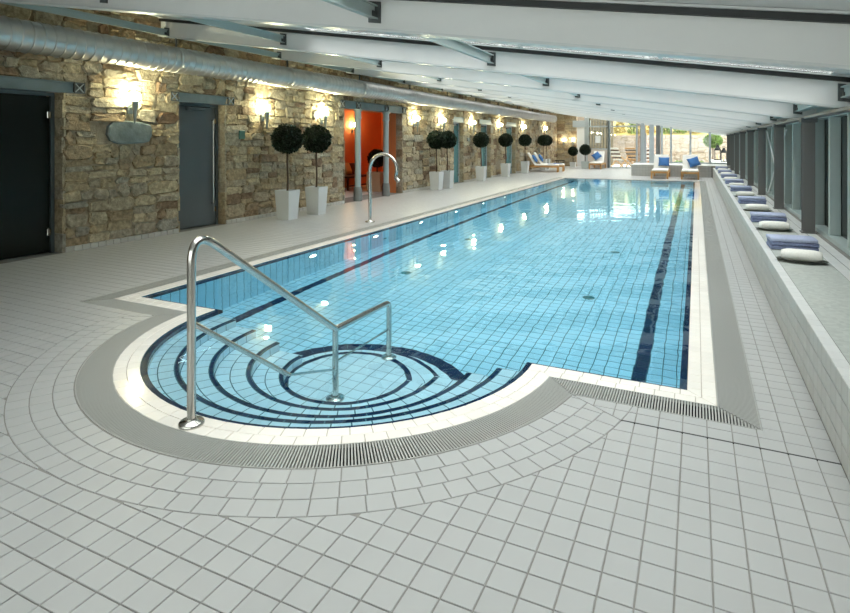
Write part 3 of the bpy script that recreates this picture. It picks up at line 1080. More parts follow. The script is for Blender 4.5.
OPEN = [(3.1, 5.12, 2.30), (7.13, 8.22, 2.30), (12.3, 15.5, 2.47), (19.6, 20.6, 2.33), (22.55, 23.85, 2.33), (26.1, 27.6, 2.33)]
HT = 3.72
back = MB(); cells = []
LB = [0.16, 0.16, 0.2, 0.19, 0.19, 0.19]      # lintel heights
prev = YN
for (a, b, top), lh in zip(OPEN, LB):
    back.box(-0.40, -0.030, prev - wcy, a - wcy, 0, HT)
    back.box(-0.40, -0.030, a - wcy, b - wcy, top + lh, HT)
    bg_ = 0.30 if a < 13 else 0.36
    split(prev, a, 0.08, HT, bg_ if prev > 3 else 0.4, cells)
    split(a, b, top + lh, HT, bg_, cells)
    prev = b
back.box(-0.40, -0.030, prev - wcy, YF - wcy, 0, HT)
split(prev, YF, 0.08, HT, 0.4, cells)
back.build('wall_backing', 'mortar', wall_left)
SLATE = (5.78, 6.58, 1.56, 1.93)
scored = []
for (y0, y1, z0, z1) in cells:
    if y1 > SLATE[0] and y0 < SLATE[1] and z1 > SLATE[2] and z0 < SLATE[3]:
        if (y0 + y1) / 2 > SLATE[0] - 0.04 and (y0 + y1) / 2 < SLATE[1] + 0.04 and SLATE[2] - 0.03 < (z0 + z1) / 2 < SLATE[3] + 0.03:
            continue
    c = ((y0 + y1) / 2, (z0 + z1) / 2)
    s = seen_area((WALL_X, c[0], c[1]), (1, 0, 0)) * (y1 - y0) * (z1 - z0)
    scored.append((s, y0, y1, z0, z1))
scored.sort(key=lambda t: -t[0])
fld = MB(); fld.tone = []
for i, (s, y0, y1, z0, z1) in enumerate(scored):
    g = 0.004
    vs, fs = stone_shape(y1 - y0 - g, z1 - z0 - g, rs.uniform(0.018, 0.066))
    cy, cz = (y0 + y1) / 2 - wcy, (z0 + z1) / 2
    tn = tone()
    if i < 300:
        b = MB(); b.add(vs, fs); b.tone = [tn] * len(fs)
        b.build('stone', 'stone', wall_left, (-0.035, cy, cz))
    else:
        fld.add([(x - 0.035, y + cy, z + cz) for x, y, z in vs], fs)
        fld.tone += [tn] * len(fs)
fld.build('stone_field', 'stone', wall_left, kind='stuff')
a_, b_ = (SLATE[1] - SLATE[0]) / 2, (SLATE[3] - SLATE[2]) / 2
lens = [(-a_, -b_ * 0.2), (-a_ * 0.86, -b_ * 0.75), (-a_ * 0.5, -b_), (a_ * 0.55, -b_ * 0.96), (a_ * 0.85, -b_ * 0.8), (a_, -b_ * 0.1), (a_ * 0.93, b_ * 0.65), (a_ * 0.5, b_ * 0.9), (-a_ * 0.3, b_), (-a_ * 0.75, b_ * 0.85), (-a_ * 0.95, b_ * 0.45)]
n = len(lens)
vs = [(0, y, z) for y, z in lens] + [(0.05, y, z) for y, z in lens] + [(0.062, y * 0.93, z * 0.9) for y, z in lens]
fs = [(i + k * n, (i + 1) % n + k * n, (i + 1) % n + n + k * n, i + n + k * n) for k in range(2) for i in range(n)] + [tuple(range(2 * n, 3 * n))]
MB().add(vs, fs).build('slate_slab', 'slate', wall_left, (-0.030, (SLATE[0] + SLATE[1]) / 2 - wcy, (SLATE[2] + SLATE[3]) / 2))
# reveals of the openings (stone jamb returns)
for (a, b, top), lh in zip(OPEN, LB):
    for yy, sgn in ((a, 1), (b, -1)):
        z = 0.0
        jm = MB(); jm.tone = []
        while z < top:
            h = rs.uniform(0.14, 0.3)
            zz = min(top, z + h)
            y_0, y_1 = sorted((yy - sgn * 0.03, yy + sgn * rs.uniform(0.0, 0.02)))
            jm.box(-0.38 if a != 12.3 else -0.2, rs.uniform(-0.01, 0.012), y_0 - wcy, y_1 - wcy, z + 0.004, zz - 0.004)
            jm.tone += [tone()] * 6
            z = zz
        jm.build('jamb_stones', 'stone', wall_left, kind='stuff')
# steel lintels with bolted end boxes
def lintel(a, b, z0, z1, m, boxes):
    l = MB()
    l.box(-0.12, 0.02, a - wcy, b - wcy, z0, z0 + 0.018)
    l.box(-0.12, 0.02, a - wcy, b - wcy, z1 - 0.018, z1)
    l.box(-0.10, 0.0, a - wcy, b - wcy, z0 + 0.018, z1 - 0.018)
    lo = l.build('lintel', m, wall_left)
    for yb in boxes:
        s = (z1 - z0)
        q = MB()
        q.box(-0.02, 0.035, yb - s / 2 - wcy, yb + s / 2 - wcy, z0, z0 + 0.014)
        q.box(-0.02, 0.035, yb - s / 2 - wcy, yb + s / 2 - wcy, z1 - 0.014, z1)
        q.box(-0.02, 0.035, yb - s / 2 - wcy, yb - s / 2 + 0.014 - wcy, z0, z1)
        q.box(-0.02, 0.035, yb + s / 2 - 0.014 - wcy, yb + s / 2 - wcy, z0, z1)
        q.box(-0.02, 0.004, yb - s / 2 - wcy, yb + s / 2 - wcy, z0, z1)
        bo = q.build('end_box', 'bracket', lo)
        x = MB()
        x.obox((0.024, yb - s / 2 + 0.01 - wcy, z0 + 0.01), (0.024, yb + s / 2 - 0.01 - wcy, z1 - 0.01), 0.012, 0.014, (1, 0, 0))
        x.obox((0.024, yb - s / 2 + 0.01 - wcy, z1 - 0.01), (0.024, yb + s / 2 - 0.01 - wcy, z0 + 0.01), 0.012, 0.014, (1, 0, 0))
        x.build('cross_brace', 'pale_frame', lo)
lintel(2.9, 5.26, 2.30, 2.46, 'lintel', [5.34])
lintel(7.1, 8.26, 2.30, 2.46, 'lintel', [7.02, 8.34])
lintel(12.25, 15.6, 2.46, 2.66, 'lintel', [12.2, 12.97, 14.5, 15.6])
for a, b, t in OPEN[3:]:
    lintel(a - 0.1, b + 0.1, 2.33, 2.52, 'far_lintel', [])
# skirting tiles
skirt = empty('baseboard_left', (WALL_X, wcy, 0))
tag(skirt, 'low tiled skirting along the foot of the stone wall', 'skirting', kind='structure')
sm = MB().cbox(-0.03, 0.025, -0.058, 0.058, 0, 0.075, 0.004).mesh('skirting_tile', 'skirting')
runs = [(5.14, 7.11), (8.24, 12.28), (15.52, 19.58), (20.62, 22.53), (23.87, 26.08), (27.62, 36.9)]
cnt = 0
fld = MB()
for a, b in runs:
    n = int((b - a) / 0.12)
    for i in range(n):
        y = a + 0.06 + i * (b - a - 0.12) / max(1, n - 1) - wcy
        if cnt < 120:
            new_obj('skirting_tile', sm, skirt, (0, y, 0)); cnt += 1
        else:
            fld.box(-0.03, 0.025, y - 0.058, y + 0.058, 0, 0.075)
fld.build('skirting_field', 'skirting', skirt, kind='stuff')

# ------------------------------------------------------------------ doors in the stone wall
def glass_door(name, a, b, top, m, label, frame='frame', handle=None, dark=True, leaf_end=None):
    t = empty(name, (WALL_X - 0.2, (a + b) / 2, 0))
    tag(t, label, 'door', kind='structure')
    w = (b - a) / 2
    f = MB()
    f.box(-0.03, 0.03, -w, -w + 0.05, 0, top); f.box(-0.03, 0.03, w - 0.05, w, 0, top); f.box(-0.03, 0.03, -w + 0.05, w - 0.05, top - 0.05, top)
    f.build('door_frame', frame, t)
    le = leaf_end if leaf_end is not None else w - 0.06
    lf = MB().box(-0.008, 0.008, -w + 0.06, le, 0.015, top - 0.06).build('glass_leaf', m, t)
    for z in (0.3, top - 0.32):
        MB().cbox(-0.02, 0.03, w - 0.10, w - 0.03, z - 0.05, z + 0.05, 0.006).build('hinge', 'steel', lf)
    if handle is not None:
        h = MB().tube(fillet([(0.01, handle, 0.42), (0.06, handle, 0.42), (0.06, handle, 2.0), (0.01, handle, 2.0)], 0.03), 0.014, 10).build('pull_handle', 'steel', lf)
    MB().cbox(0.0, 0.07, -0.22, 0.18, top - 0.13, top - 0.065, 0.008).build('door_closer', 'frame', t)
    # dark room behind
    r = MB()
    r.box(-1.2, -1.18, -w - 0.4, w + 0.4, 0, top + 0.1)
    r.box(-1.2, -0.22, -w - 0.4, -w - 0.38, 0, top + 0.1); r.box(-1.2, -0.22, w + 0.38, w + 0.4, 0, top + 0.1)
    r.box(-1.2, -0.22, -w - 0.4, w + 0.4, top + 0.08, top + 0.1); r.box(-1.2, -0.22, -w - 0.4, w + 0.4, -0.02, 0.0)
    r.build('dark_room', 'black', t)
    return t
glass_door('door_1', 3.12, 5.10, 2.30, 'door_dark', 'dark glass door with steel frame in the stone wall, beside the pier with the slate slab')
glass_door('door_2', 7.15, 8.20, 2.30, 'door_grey', 'frosted grey glass door with long pull handle, between two stone piers', handle=0.38)
for k, (a, b, t) in enumerate(OPEN[3:]):
    glass_door('door_%d' % (k + 3), a + 0.02, b - 0.02, 2.33, 'door_teal', 'narrow teal glass door under a pale lintel, %s beyond the orange alcove' % ORD[k], frame='pale_frame', handle=0.3)

# ------------------------------------------------------------------ orange alcove
alc = empty('alcove_room', (-10.0, 13.9, 0))
tag(alc, 'orange plastered alcove room opening through the stone wall', 'alcove', kind='structure')
ax, ay = -10.0, 13.9
def ab(name, m, x0, x1, y0, y1, z0, z1):
    return MB().box(x0 - ax, x1 - ax, y0 - ay, y1 - ay, z0, z1).build(name, m, alc)
ab('back_wall', 'orange', -11.0, -10.9, 11.3, 19.0, 0, 2.9)
ab('side_wall', 'orange', -10.9, -8.62, 11.2, 11.3, 0, 2.9)
ab('side_wall', 'orange', -10.9, -8.62, 18.9, 19.0, 0, 2.9)
ab('alcove_ceiling', 'orange', -11.0, -8.62, 11.2, 19.0, 2.9, 3.0)
ab('alcove_floor', 'plaster', -11.0, -8.2, 11.2, 19.0, -0.08, -0.006)
ab('pier_lining', 'orange', -8.74, -8.42, 15.49, 18.9, 0, 2.46)
ab('pier_lining', 'orange', -8.74, -8.62, 12.3, 18.9, 2.47, 2.9)
ab('pier_lining', 'orange', -8.68, -8.6, 11.3, 12.32, 0, 2.9)
def iron_column(y, label):
    t = empty('iron_column', (WALL_X - 0.01, y, 0))
    tag(t, label, 'column', 'iron columns of the alcove')
    MB().lathe([(0.088, 0), (0.088, 0.30), (0.084, 0.33), (0.080, 2.20), (0.080, 2.24)], 20).build('shaft', 'column', t)
    MB().lathe([(0.115, 0), (0.115, 0.26), (0.105, 0.34), (0.092, 0.38)], 20).build('column_foot', 'column_base', t)
    MB().lathe([(0.082, 2.18), (0.10, 2.21), (0.10, 2.24), (0.09, 2.26), (0.09, 2.40), (0.115, 2.42), (0.115, 2.46)], 20).build('capital', 'column', t)
iron_column(12.97, 'round grey iron column of the alcove, next to the paired topiaries')
iron_column(14.5, 'round grey iron column of the alcove, farther from the paired planters')
# bench and cushion
t = empty('alcove_bench', (-10.45, 16.2, 0))
tag(t, 'dark wooden bench seat inside the orange alcove', 'bench')
MB().cbox(-0.3, 0.3, -0.75, 0.75, 0.40, 0.46, 0.01).build('seat', 'dark_wood', t)
for x in (-0.26, 0.26):
    for y in (-0.7, 0.7):
        MB().box(x - 0.03, x + 0.03, y - 0.03, y + 0.03, 0, 0.40).build('leg', 'dark_wood', t)
MB().cbox(-0.3, -0.24, -0.75, 0.75, 0.46, 0.85, 0.01).build('backrest', 'dark_wood', t)
MB().box(0.2, 0.24, -0.7, 0.7, 0.12, 0.16).build('stretcher', 'dark_wood', t)

def pillow(name, w, h, th, m, loc, rot, label, cat='cushion', group=None):
    b = bmesh.new()
    N = 8
    grid = {}
    for s in (1, -1):
        for i in range(N + 1):
            for j in range(N + 1):
                u, v = i / N * 2 - 1, j / N * 2 - 1
                e = (1 - abs(u) ** 3) * (1 - abs(v) ** 3)
                pin = 1 - 0.10 * (1 - abs(u) * abs(v)) * 0 - 0.08 * (abs(u) ** 2 * (1 - v * v) + abs(v) ** 2 * (1 - u * u))
                grid[s, i, j] = b.verts.new((u * w / 2 * pin, v * h / 2 * pin, s * th / 2 * (e ** 0.5)))
    for s in (1, -1):
        for i in range(N):
            for j in range(N):
                f = [grid[s, i, j], grid[s, i + 1, j], grid[s, i + 1, j + 1], grid[s, i, j + 1]]
                b.faces.new(f if s > 0 else f[::-1])
    bmesh.ops.remove_doubles(b, verts=b.verts, dist=1e-4)
    me = bpy.data.meshes.new(name); b.to_mesh(me); b.free()
    for p in me.polygons: p.use_smooth = True
    me.materials.append(M[m])
    o = new_obj(name, me, None, loc, rot)
    return tag(o, label, cat, group)
pillow('cushion', 0.42, 0.42, 0.16, 'orange_fabric', (-10.52, 15.95, 0.70), (0, radians(68), 0), 'orange square cushion leaning on the dark alcove bench')

# ------------------------------------------------------------------ wall lamps
lamp_proto = None
def wall_lamp(loc, label, rz_=0.0, group='stone wall lamps', glow='lamp_glow', small=False):
    t = empty('wall_lamp', loc, rz_)
    tag(t, label, 'lamp', group)
    b = MB(); b.cbox(-0.02, 0.01, -0.05, 0.05, -0.20, -0.04, 0.006); b.build('wall_plate', 'lamp_metal', t)
    MB().obox((0.0, 0, -0.12), (0.075, 0, -0.12), 0.03, 0.03).build('arm', 'lamp_metal', t)
    # tapered half-cone torch
    h = MB()
    seg = 16
    for zz in range(4):
        pass
    h.lathe([(0.012, -0.36), (0.030, -0.18), (0.052, -0.02), (0.058, 0.0)], 18, (0.11, 0, 0), cap=True)
    h.build('torch', 'lamp_metal', t)
    MB().lathe([(0.03, 0.0), (0.062, 0.03), (0.075, 0.07), (0.06, 0.12), (0.02, 0.145)], 18, (0.11, 0, 0)).build('glowing_shade', glow, t)
    return t
LAMPS = [(6.17, 2.24, 'glowing wall lamp above the dark slate slab between two doors'),
         (9.24, 2.22, 'glowing wall lamp beside the teal switch plate and frosted door'),
         (11.3, 2.22, 'glowing wall lamp beside the orange alcove, above the second paired planter'),
         (16.3, 2.26, 'glowing wall lamp just past the orange alcove and its columns'),
         (18.4, 2.27, 'glowing wall lamp beside the first narrow teal door, past the alcove'),
         (21.4, 2.28, 'glowing wall lamp between the first and second narrow teal doors'),
         (24.9, 2.28, 'glowing wall lamp between the second and third narrow teal doors'),
         (28.9, 2.28, 'glowing wall lamp just past the third narrow teal door'),
         (33.6, 2.30, 'glowing wall lamp above the twin topiaries near the duct outlet')]
for y, z, lb in LAMPS:
    wall_lamp((WALL_X + 0.02, y, z), lb)
wall_lamp((-10.88, 16.85, 2.10), 'warm orange glowing lamp on the alcove back wall', glow='warm_glow', group='alcove lamp')
t = MB().cbox(-0.01, 0.025, -0.075, 0.075, -0.085, 0.085, 0.006).build('switch_plate', 'teal_plate', None, (WALL_X + 0.02, 8.63, 1.73))
tag(t, 'small square teal switch plate on the stone wall beside the frosted door', 'switch')

# ------------------------------------------------------------------ ventilation duct
DX, DZ, DR = -7.78, 2.945, 0.205
duct = empty('ventilation_duct', (DX, 15, DZ))
tag(duct, 'long galvanised spiral ventilation duct hung along the stone wall', 'duct')
prof = []
y = YN
P = 0.135
d = MB(); seg = 28
rows = []
while y < 34.1:
    rows += [(y, DR), (y + 0.007, DR), (y + P - 0.024, DR), (y + P - 0.018, DR), (y + P - 0.013, DR + 0.012), (y + P - 0.005, DR + 0.012)]
    y += P
vs = []; fs = []
for yy, r in rows:
    for i in range(seg):
        a = 2 * pi * i / seg
        vs.append((r * cos(a), yy - 15, r * sin(a)))
for k in range(len(rows) - 1):
    for i in range(seg):
        j = (i + 1) % seg
        fs.append((k * seg + i, (k + 1) * seg + i, (k + 1) * seg + j, k * seg + j))
d.add(vs, fs, True)
d.add(vs[-seg:], [tuple(range(seg))])
d.build('spiral_pipe', 'duct', duct)
for y in [3.85 + 2.83 * k for k in range(11)]:
    c = MB()
    pr = [(DR + 0.008, -0.03), (DR + 0.013, -0.03), (DR + 0.013, 0.03), (DR + 0.008, 0.03)]
    c.lathe(pr, 28, cap=False)
    c.build('joint_band', 'duct', duct, (0, y - 15, 0), (pi / 2, 0, 0))
    hg = MB()
    hg.box(-0.02, 0.02, -0.006, 0.006, DR, rz(DX) - DZ + 0.02)
    hg.build('hanger', 'bracket', duct, (0, y - 15 + 0.03, 0))

# ------------------------------------------------------------------ tiled ledge on the right
ledge = empty('tiled_ledge', (LEDGE_X, 13, 0))
tag(ledge, 'long low tiled ledge under the window wall, holding towels', 'ledge', kind='structure')
LY0, LY1 = YN, 28.0
lx, ly = LEDGE_X, 13.0
MB().box(0.004, GLAZ_X + 0.25 - lx, LY0 - ly, LY1 - ly, 0, LEDGE_Z - 0.004).build('ledge_core', 'grout', ledge)
# front face tiles: rows of 0.11
fm = MB().box(-0.001, 0.006, -PIT / 2 + G, PIT / 2 - G, 0.004, 0.105).mesh('face_tile', 'ledge_tile')
lst = []
y = 3.42 - PIT * 48 + PIT / 2
while y < LY1 - PIT / 2:
    for r in range(4):
        lst.append((seen_area((lx, y, r * 0.11 + 0.05), (-1, 0, 0)), y, r * 0.11))
    y += PIT
lst.sort(key=lambda t: -t[0])
fld = MB()
for i, (a, y, z) in enumerate(lst):
    if i < 300 and a > 0:
        new_obj('face_tile', fm, ledge, (0, y - ly, z))
    else:
        fld.box(-0.001, 0.006, y - ly - PIT / 2 + G, y - ly + PIT / 2 - G, z + 0.004, z + 0.105)
fld.build('face_tile_field', 'ledge_field', ledge, kind='stuff')
# top: front border, mosaic band, back border (two rows)
tops = []
y = 3.42 - PIT * 48
while y < LY1 - PIT:
    for x0, x1 in ((0.0, 0.072), (0.50, 0.60), (0.605, 0.705)):
        tops.append((x0 + 0.002, x1 - 0.002, y + 0.002, y + PIT - 0.002))
    y += PIT
scored = sorted([(-seen_area((lx + (a + b) / 2, (c + d_) / 2, LEDGE_Z), (0, 0, 1)), a, b, c, d_) for a, b, c, d_ in tops])
cache = {}; fld = MB()
for i, (s, a, b, c, d_) in enumerate(scored):
    if i < 300:
        k = round(b - a, 3)
        if k not in cache:
            cache[k] = MB().prism([(0, 0), (b - a, 0), (b - a, d_ - c), (0, d_ - c)], -0.008, 0, 0.002, False).mesh('top_tile', 'ledge_top')
        new_obj('top_tile', cache[k], ledge, (a, c - ly, LEDGE_Z))
    else:
        fld.prism([(a, c - ly), (b, c - ly), (b, d_ - ly), (a, d_ - ly)], LEDGE_Z - 0.008, LEDGE_Z, 0, False)
fld.build('top_tile_field', 'ledge_top', ledge, kind='stuff')
MB().box(0.075, 0.497, LY0 - ly, LY1 - ly, LEDGE_Z - 0.006, LEDGE_Z - 0.002).build('mosaic_band', 'mosaic', ledge, kind='stuff')

# ------------------------------------------------------------------ window wall on the right
POST_Y = [8.6 + 2.83 * k for k in range(8)]
WTOP = rz(GLAZ_X) + 0.05
for k in range(-4, 8):
    y0 = 8.6 + 2.83 * k; y1 = y0 + 2.83
    if y0 > 29.5 or y1 < YN:
        continue
    w = empty('window_%d' % (k + 5), (GLAZ_X, (y0 + y1) / 2, LEDGE_Z))
    tag(w, 'dark window bay with green-grey mullion fins above the tiled ledge', 'window', 'window bays along the ledge', 'structure')
    H = WTOP - LEDGE_Z
    f = MB()
    f.box(-0.02, 0.14, -1.415, 1.415, 0, 0.05); f.box(0.0, 0.14, -1.415, 1.415, H - 0.06, H)
    f.build('window_frame', 'fin', w)
    for j in range(3):
        yy = -1.415 + (j + 0.5) * 2.83 / 3
        MB().cbox(0.0, 0.115, yy - 0.03, yy + 0.03, 0.05, H - 0.06, 0.006).build('mullion', 'fin', w)
        MB().box(0.117, 0.129, yy - 0.47, yy + 0.47, 0.05, H - 0.06).build('pane', 'dark_glass', w)
def make_post():
    t = empty('steel_post', (0, 0, 0))
    b = MB()
    b.box(-0.065, 0.065, -0.065, -0.05, 0, 1); b.box(-0.065, 0.065, 0.05, 0.065, 0, 1)
    b.box(-0.008, 0.008, -0.05, 0.05, 0, 1)
    s = b.build('shaft', 'post', t)
    s.scale.z = rz(1.285) - LEDGE_Z - 0.02
    c = MB().cbox(-0.085, 0.085, -0.085, 0.085, 0, 0.015, 0.004).build('base_plate', 'post', t)
    c = MB().cbox(-0.09, 0.09, -0.09, 0.09, 0, 0.06, 0.006).build('cap_bracket', 'bracket', t)
    c.location.z = rz(1.285) - LEDGE_Z - 0.08
    return t
pp = make_post()
for k, y in enumerate(POST_Y):
    t = pp if k == 0 else copy_tree(pp)
    t.location = (1.285, y, LEDGE_Z)
    tag(t, 'charcoal steel post standing on the ledge, %s from the garden end' % ORD[len(POST_Y) - 1 - k], 'post', 'steel posts on the ledge')
# eaves beam over the posts, cross bracing rods
eb = MB().box(-0.06, 0.06, YN - 15, 29.6 - 15, 0, 0.03).build('trim_1', 'post', None, (1.285, 15, rz(1.285) - 0.034), kind='structure')
tag(eb, 'charcoal steel eaves rail along the tops of the posts', 'eaves rail')
br = empty('cross_bracing', (1.37, 12.8, LEDGE_Z))
tag(br, 'crossed thin steel bracing rods between two charcoal posts', 'bracing')
MB().tube([(0, -1.3, 0.06), (0, 1.3, 1.36)], 0.013, 8).build('rod', 'white', br)
MB().tube([(0.02, 1.3, 0.06), (0.03, -1.3, 1.36)], 0.013, 8).build('rod', 'white', br)
# unseen near end wall behind the viewer; its glazing is added to light the beams
nw = empty('wall_near', (0, YN, 0))
tag(nw, 'unseen grey end wall behind the viewpoint, with a glazed strip added for light', 'wall', kind='structure')
NX0, NX1, NZ0, NZ1 = -5.6, 1.2, 0.6, 2.3
wb = MB(); wb.box(-9.0, 1.8, -0.15, 0, 0, NZ0); wb.box(-9.0, NX0, -0.15, 0, NZ0, NZ1); wb.box(NX1, 1.8, -0.15, 0, NZ0, NZ1); wb.box(-9.0, 1.8, -0.15, 0, NZ1, 3.8)
wb.build('end_wall', 'plaster', nw)
for j in range(5):
    a = NX0 + (NX1 - NX0) * j / 5; b = NX0 + (NX1 - NX0) * (j + 1) / 5
    MB().box(a + 0.04, b - 0.04, -0.08, -0.07, NZ0, NZ1).build('pane', 'glass', nw)
    MB().box(b - 0.04, b + 0.04, -0.12, -0.02, NZ0, NZ1).build('mullion', 'pale_frame', nw)

# ------------------------------------------------------------------ towels and rolls on the ledge
def make_towels():
    t = empty('folded_towels', (0, 0, 0))
    for k in range(3):
        z0 = k * 0.042
        jx = [0.0, 0.006, -0.005][k]
        b = bmesh.new()
        # a folded sheet: rounded front fold, two visible layers
        pts = []
        R = 0.02
        prof = []
        for i in range(9):
            a = -pi / 2 - pi * i / 8
            prof.append((-0.14 + R * cos(a), z0 + R + R * sin(a)))
        prof += [(-0.14 + 0.02, z0 + 2 * R + 0.001), (0.0, z0 + 2 * R + 0.002), (0.15, z0 + 2 * R - 0.003), (0.155, z0 + R), (0.15, z0 + 0.002), (0.0, z0)]
        xs = [-0.215, -0.213, -0.11, 0.0, 0.11, 0.213, 0.215]
        rows = []
        rr = random.Random(k + 3)
        for xi, x in enumerate(xs):
            sh = 0.9 if xi in (0, 6) else 1.0
            rows.append([b.verts.new((x + jx, (y) * (1 if sh == 1 else 0.985), z0 + R + (z - z0 - R) * sh + rr.uniform(-0.002, 0.002))) for y, z in prof])
        n = len(prof)
        for i in range(len(xs) - 1):
            for j in range(n):
                q = (j + 1) % n
                b.faces.new((rows[i][j], rows[i][q], rows[i + 1][q], rows[i + 1][j]))
        b.faces.new(rows[0][::-1]); b.faces.new(rows[-1])
        bmesh.ops.recalc_face_normals(b, faces=b.faces)
        me = bpy.data.meshes.new('folded_layer'); b.to_mesh(me); b.free()
        for p in me.polygons: p.use_smooth = True
        me.materials.append(M['towel_lit_top' if k == 2 else 'towel_blue'])  # top layer coloured paler for the light falling on it
        new_obj('folded_layer', me, t)
    return t
TY = [7.12, 9.38, 12.05, 14.9, 17.5, 20.3, 23.2, 26.2]
RY = [6.36, 8.50, 10.75, 13.4, 16.1, 18.8, 21.6, 24.6]
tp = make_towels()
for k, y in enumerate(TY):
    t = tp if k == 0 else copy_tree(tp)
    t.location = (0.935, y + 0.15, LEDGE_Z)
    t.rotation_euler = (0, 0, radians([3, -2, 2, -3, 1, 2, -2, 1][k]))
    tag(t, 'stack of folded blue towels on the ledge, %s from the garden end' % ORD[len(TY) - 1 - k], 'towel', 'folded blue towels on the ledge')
def make_dish():
    prof = [(0.05, 0.0), (0.14, 0.0), (0.20, 0.012), (0.215, 0.022), (0.205, 0.022), (0.13, 0.010), (0.0001, 0.008)]
    o = MB().lathe(prof, 28, cap=True).build('oval_dish', 'dish')
    o.scale = (1, 0.62, 1)
    return o
def make_roll():
    b = bmesh.new()
    N, S = 13, 20
    ring = []
    for i in range(N):
        u = i / (N - 1) * 2 - 1
        k = (1 - abs(u) ** 6) ** 0.33 if abs(u) < 1 else 0.35
        k = max(0.72, k)
        ring.append([b.verts.new((u * 0.165, 0.080 * k * cos(2 * pi * j / S), 0.055 + 0.055 * k * (abs(sin(2 * pi * j / S)) ** 0.8) * (1 if sin(2 * pi * j / S) >= 0 else -1))) for j in range(S)])
    for i in range(N - 1):
        for j in range(S):
            q = (j + 1) % S
            b.faces.new((ring[i][j], ring[i][q], ring[i + 1][q], ring[i + 1][j]))
    b.faces.new(ring[0][::-1]); b.faces.new(ring[-1])
    bmesh.ops.recalc_face_normals(b, faces=b.faces)
    me = bpy.data.meshes.new('rolled_towel'); b.to_mesh(me); b.free()
    for p in me.polygons: p.use_smooth = True
    me.materials.append(M['towel_white'])
    t = empty('rolled_towel')
    new_obj('roll', me, t)
    sp = MB()
    pts = []
    for i in range(40):
        a = i / 39 * 4.5 * pi
        r = 0.012 + 0.024 * i / 39
        pts.append((-0.166, r * 1.5 * cos(a), 0.055 + r * sin(a)))
    sp.tube(pts, 0.003, 6)
    sp.build('spiral_end', 'towel_white', t)
    return t
dp, rp = make_dish(), make_roll()
for k, y in enumerate(RY):
    dd = dp if k == 0 else copy_tree(dp)
    rr_ = rp if k == 0 else copy_tree(rp)
    a = radians([-6, 3, -2, 2, -3, 1, 2, 0][k])
    dd.location = (0.915, y + 0.12, LEDGE_Z); dd.rotation_euler = (0, 0, a)
    rr_.location = (0.915, y + 0.12, LEDGE_Z + 0.010); rr_.rotation_euler = (0, 0, a)
    tag(dd, 'dark oval dish under a white roll on the ledge, %s from the garden end' % ORD[len(RY) - 1 - k], 'dish', 'dark dishes on the ledge')
    tag(rr_, 'white rolled towel on a dark oval dish, %s from the garden end of the ledge' % ORD[len(RY) - 1 - k], 'towel', 'white rolled towels on the ledge')

# ------------------------------------------------------------------ handrail into the pool
hr = empty('handrail', (-2.58, 2.33, 0))
tag(hr, 'brushed steel handrail curving down the round steps into the pool', 'handrail')
hx, hy = -2.58, 2.33
def hp(*p):
    return [(a - hx, b - hy, c) for a, b, c in p]
MID = (-2.52, 3.66); FAR = (-2.50, 4.47)
pts = [(hx, hy, 0.0), (hx, hy, 1.11), (hx + 0.0, hy + 0.10, 1.115), (MID[0], MID[1], 0.155)]
MB().tube(fillet(hp((hx, hy, 0.0), (hx, hy, 1.11), (MID[0], MID[1], 0.15)), 0.21, 14), 0.0245, 16).build('main_rail', 'steel', hr)
MB().tube(fillet(hp((MID[0], MID[1], 0.15), (FAR[0], FAR[1], 0.15), (FAR[0], FAR[1], LAND - 0.0)), 0.05, 8), 0.0235, 16).build('lower_rail', 'steel', hr)
MB().tube(hp((MID[0], MID[1], LAND), (MID[0], MID[1], 0.15)), 0.0235, 16).build('middle_post', 'steel', hr)
MB().tube(hp((hx, hy, 0.575), (MID[0], MID[1], -0.40)), 0.016, 12).build('knee_rail', 'steel', hr)
MB().tube(hp((MID[0], MID[1], -0.25), (FAR[0], FAR[1], -0.25)), 0.012, 12).build('knee_rail', 'steel', hr)
for (x, y), z in (((hx, hy), 0.0), (MID, LAND), (FAR, LAND)):
    MB().lathe([(0.070, 0), (0.070, 0.012), (0.064, 0.020), (0.034, 0.024), (0.030, 0.034)], 28).build('base_flange', 'steel', hr, (x - hx, y - hy, z))

# water spout
sp = empty('water_spout', (-5.85, 9.69, 0))
tag(sp, 'tall curved steel water spout standing at the pool edge', 'water spout')
path = [(0, 0, 0), (0, 0, 0.5), (-0.01, 0, 0.95)]
for i in range(13):
    a = pi - i / 12 * radians(205)
    path.append((0.30 + 0.305 * cos(a), 0, 1.05 + 0.30 * sin(a)))
MB().tube(path, 0.033, 14).build('spout_pipe', 'steel', sp)
e = Vector(path[-1]); dvec = (e - Vector(path[-2])).normalized()
MB().tube([e - dvec * 0.02, e + dvec * 0.05 + Vector((0.03, 0, 0)), e + dvec * 0.10 + Vector((0.10, 0, 0))], [0.036, 0.042, 0.042], 14).build('nozzle', 'steel', sp)
MB().lathe([(0.10, 0), (0.10, 0.012), (0.09, 0.02), (0.04, 0.026), (0.034, 0.05)], 24).build('base_flange', 'steel', sp)

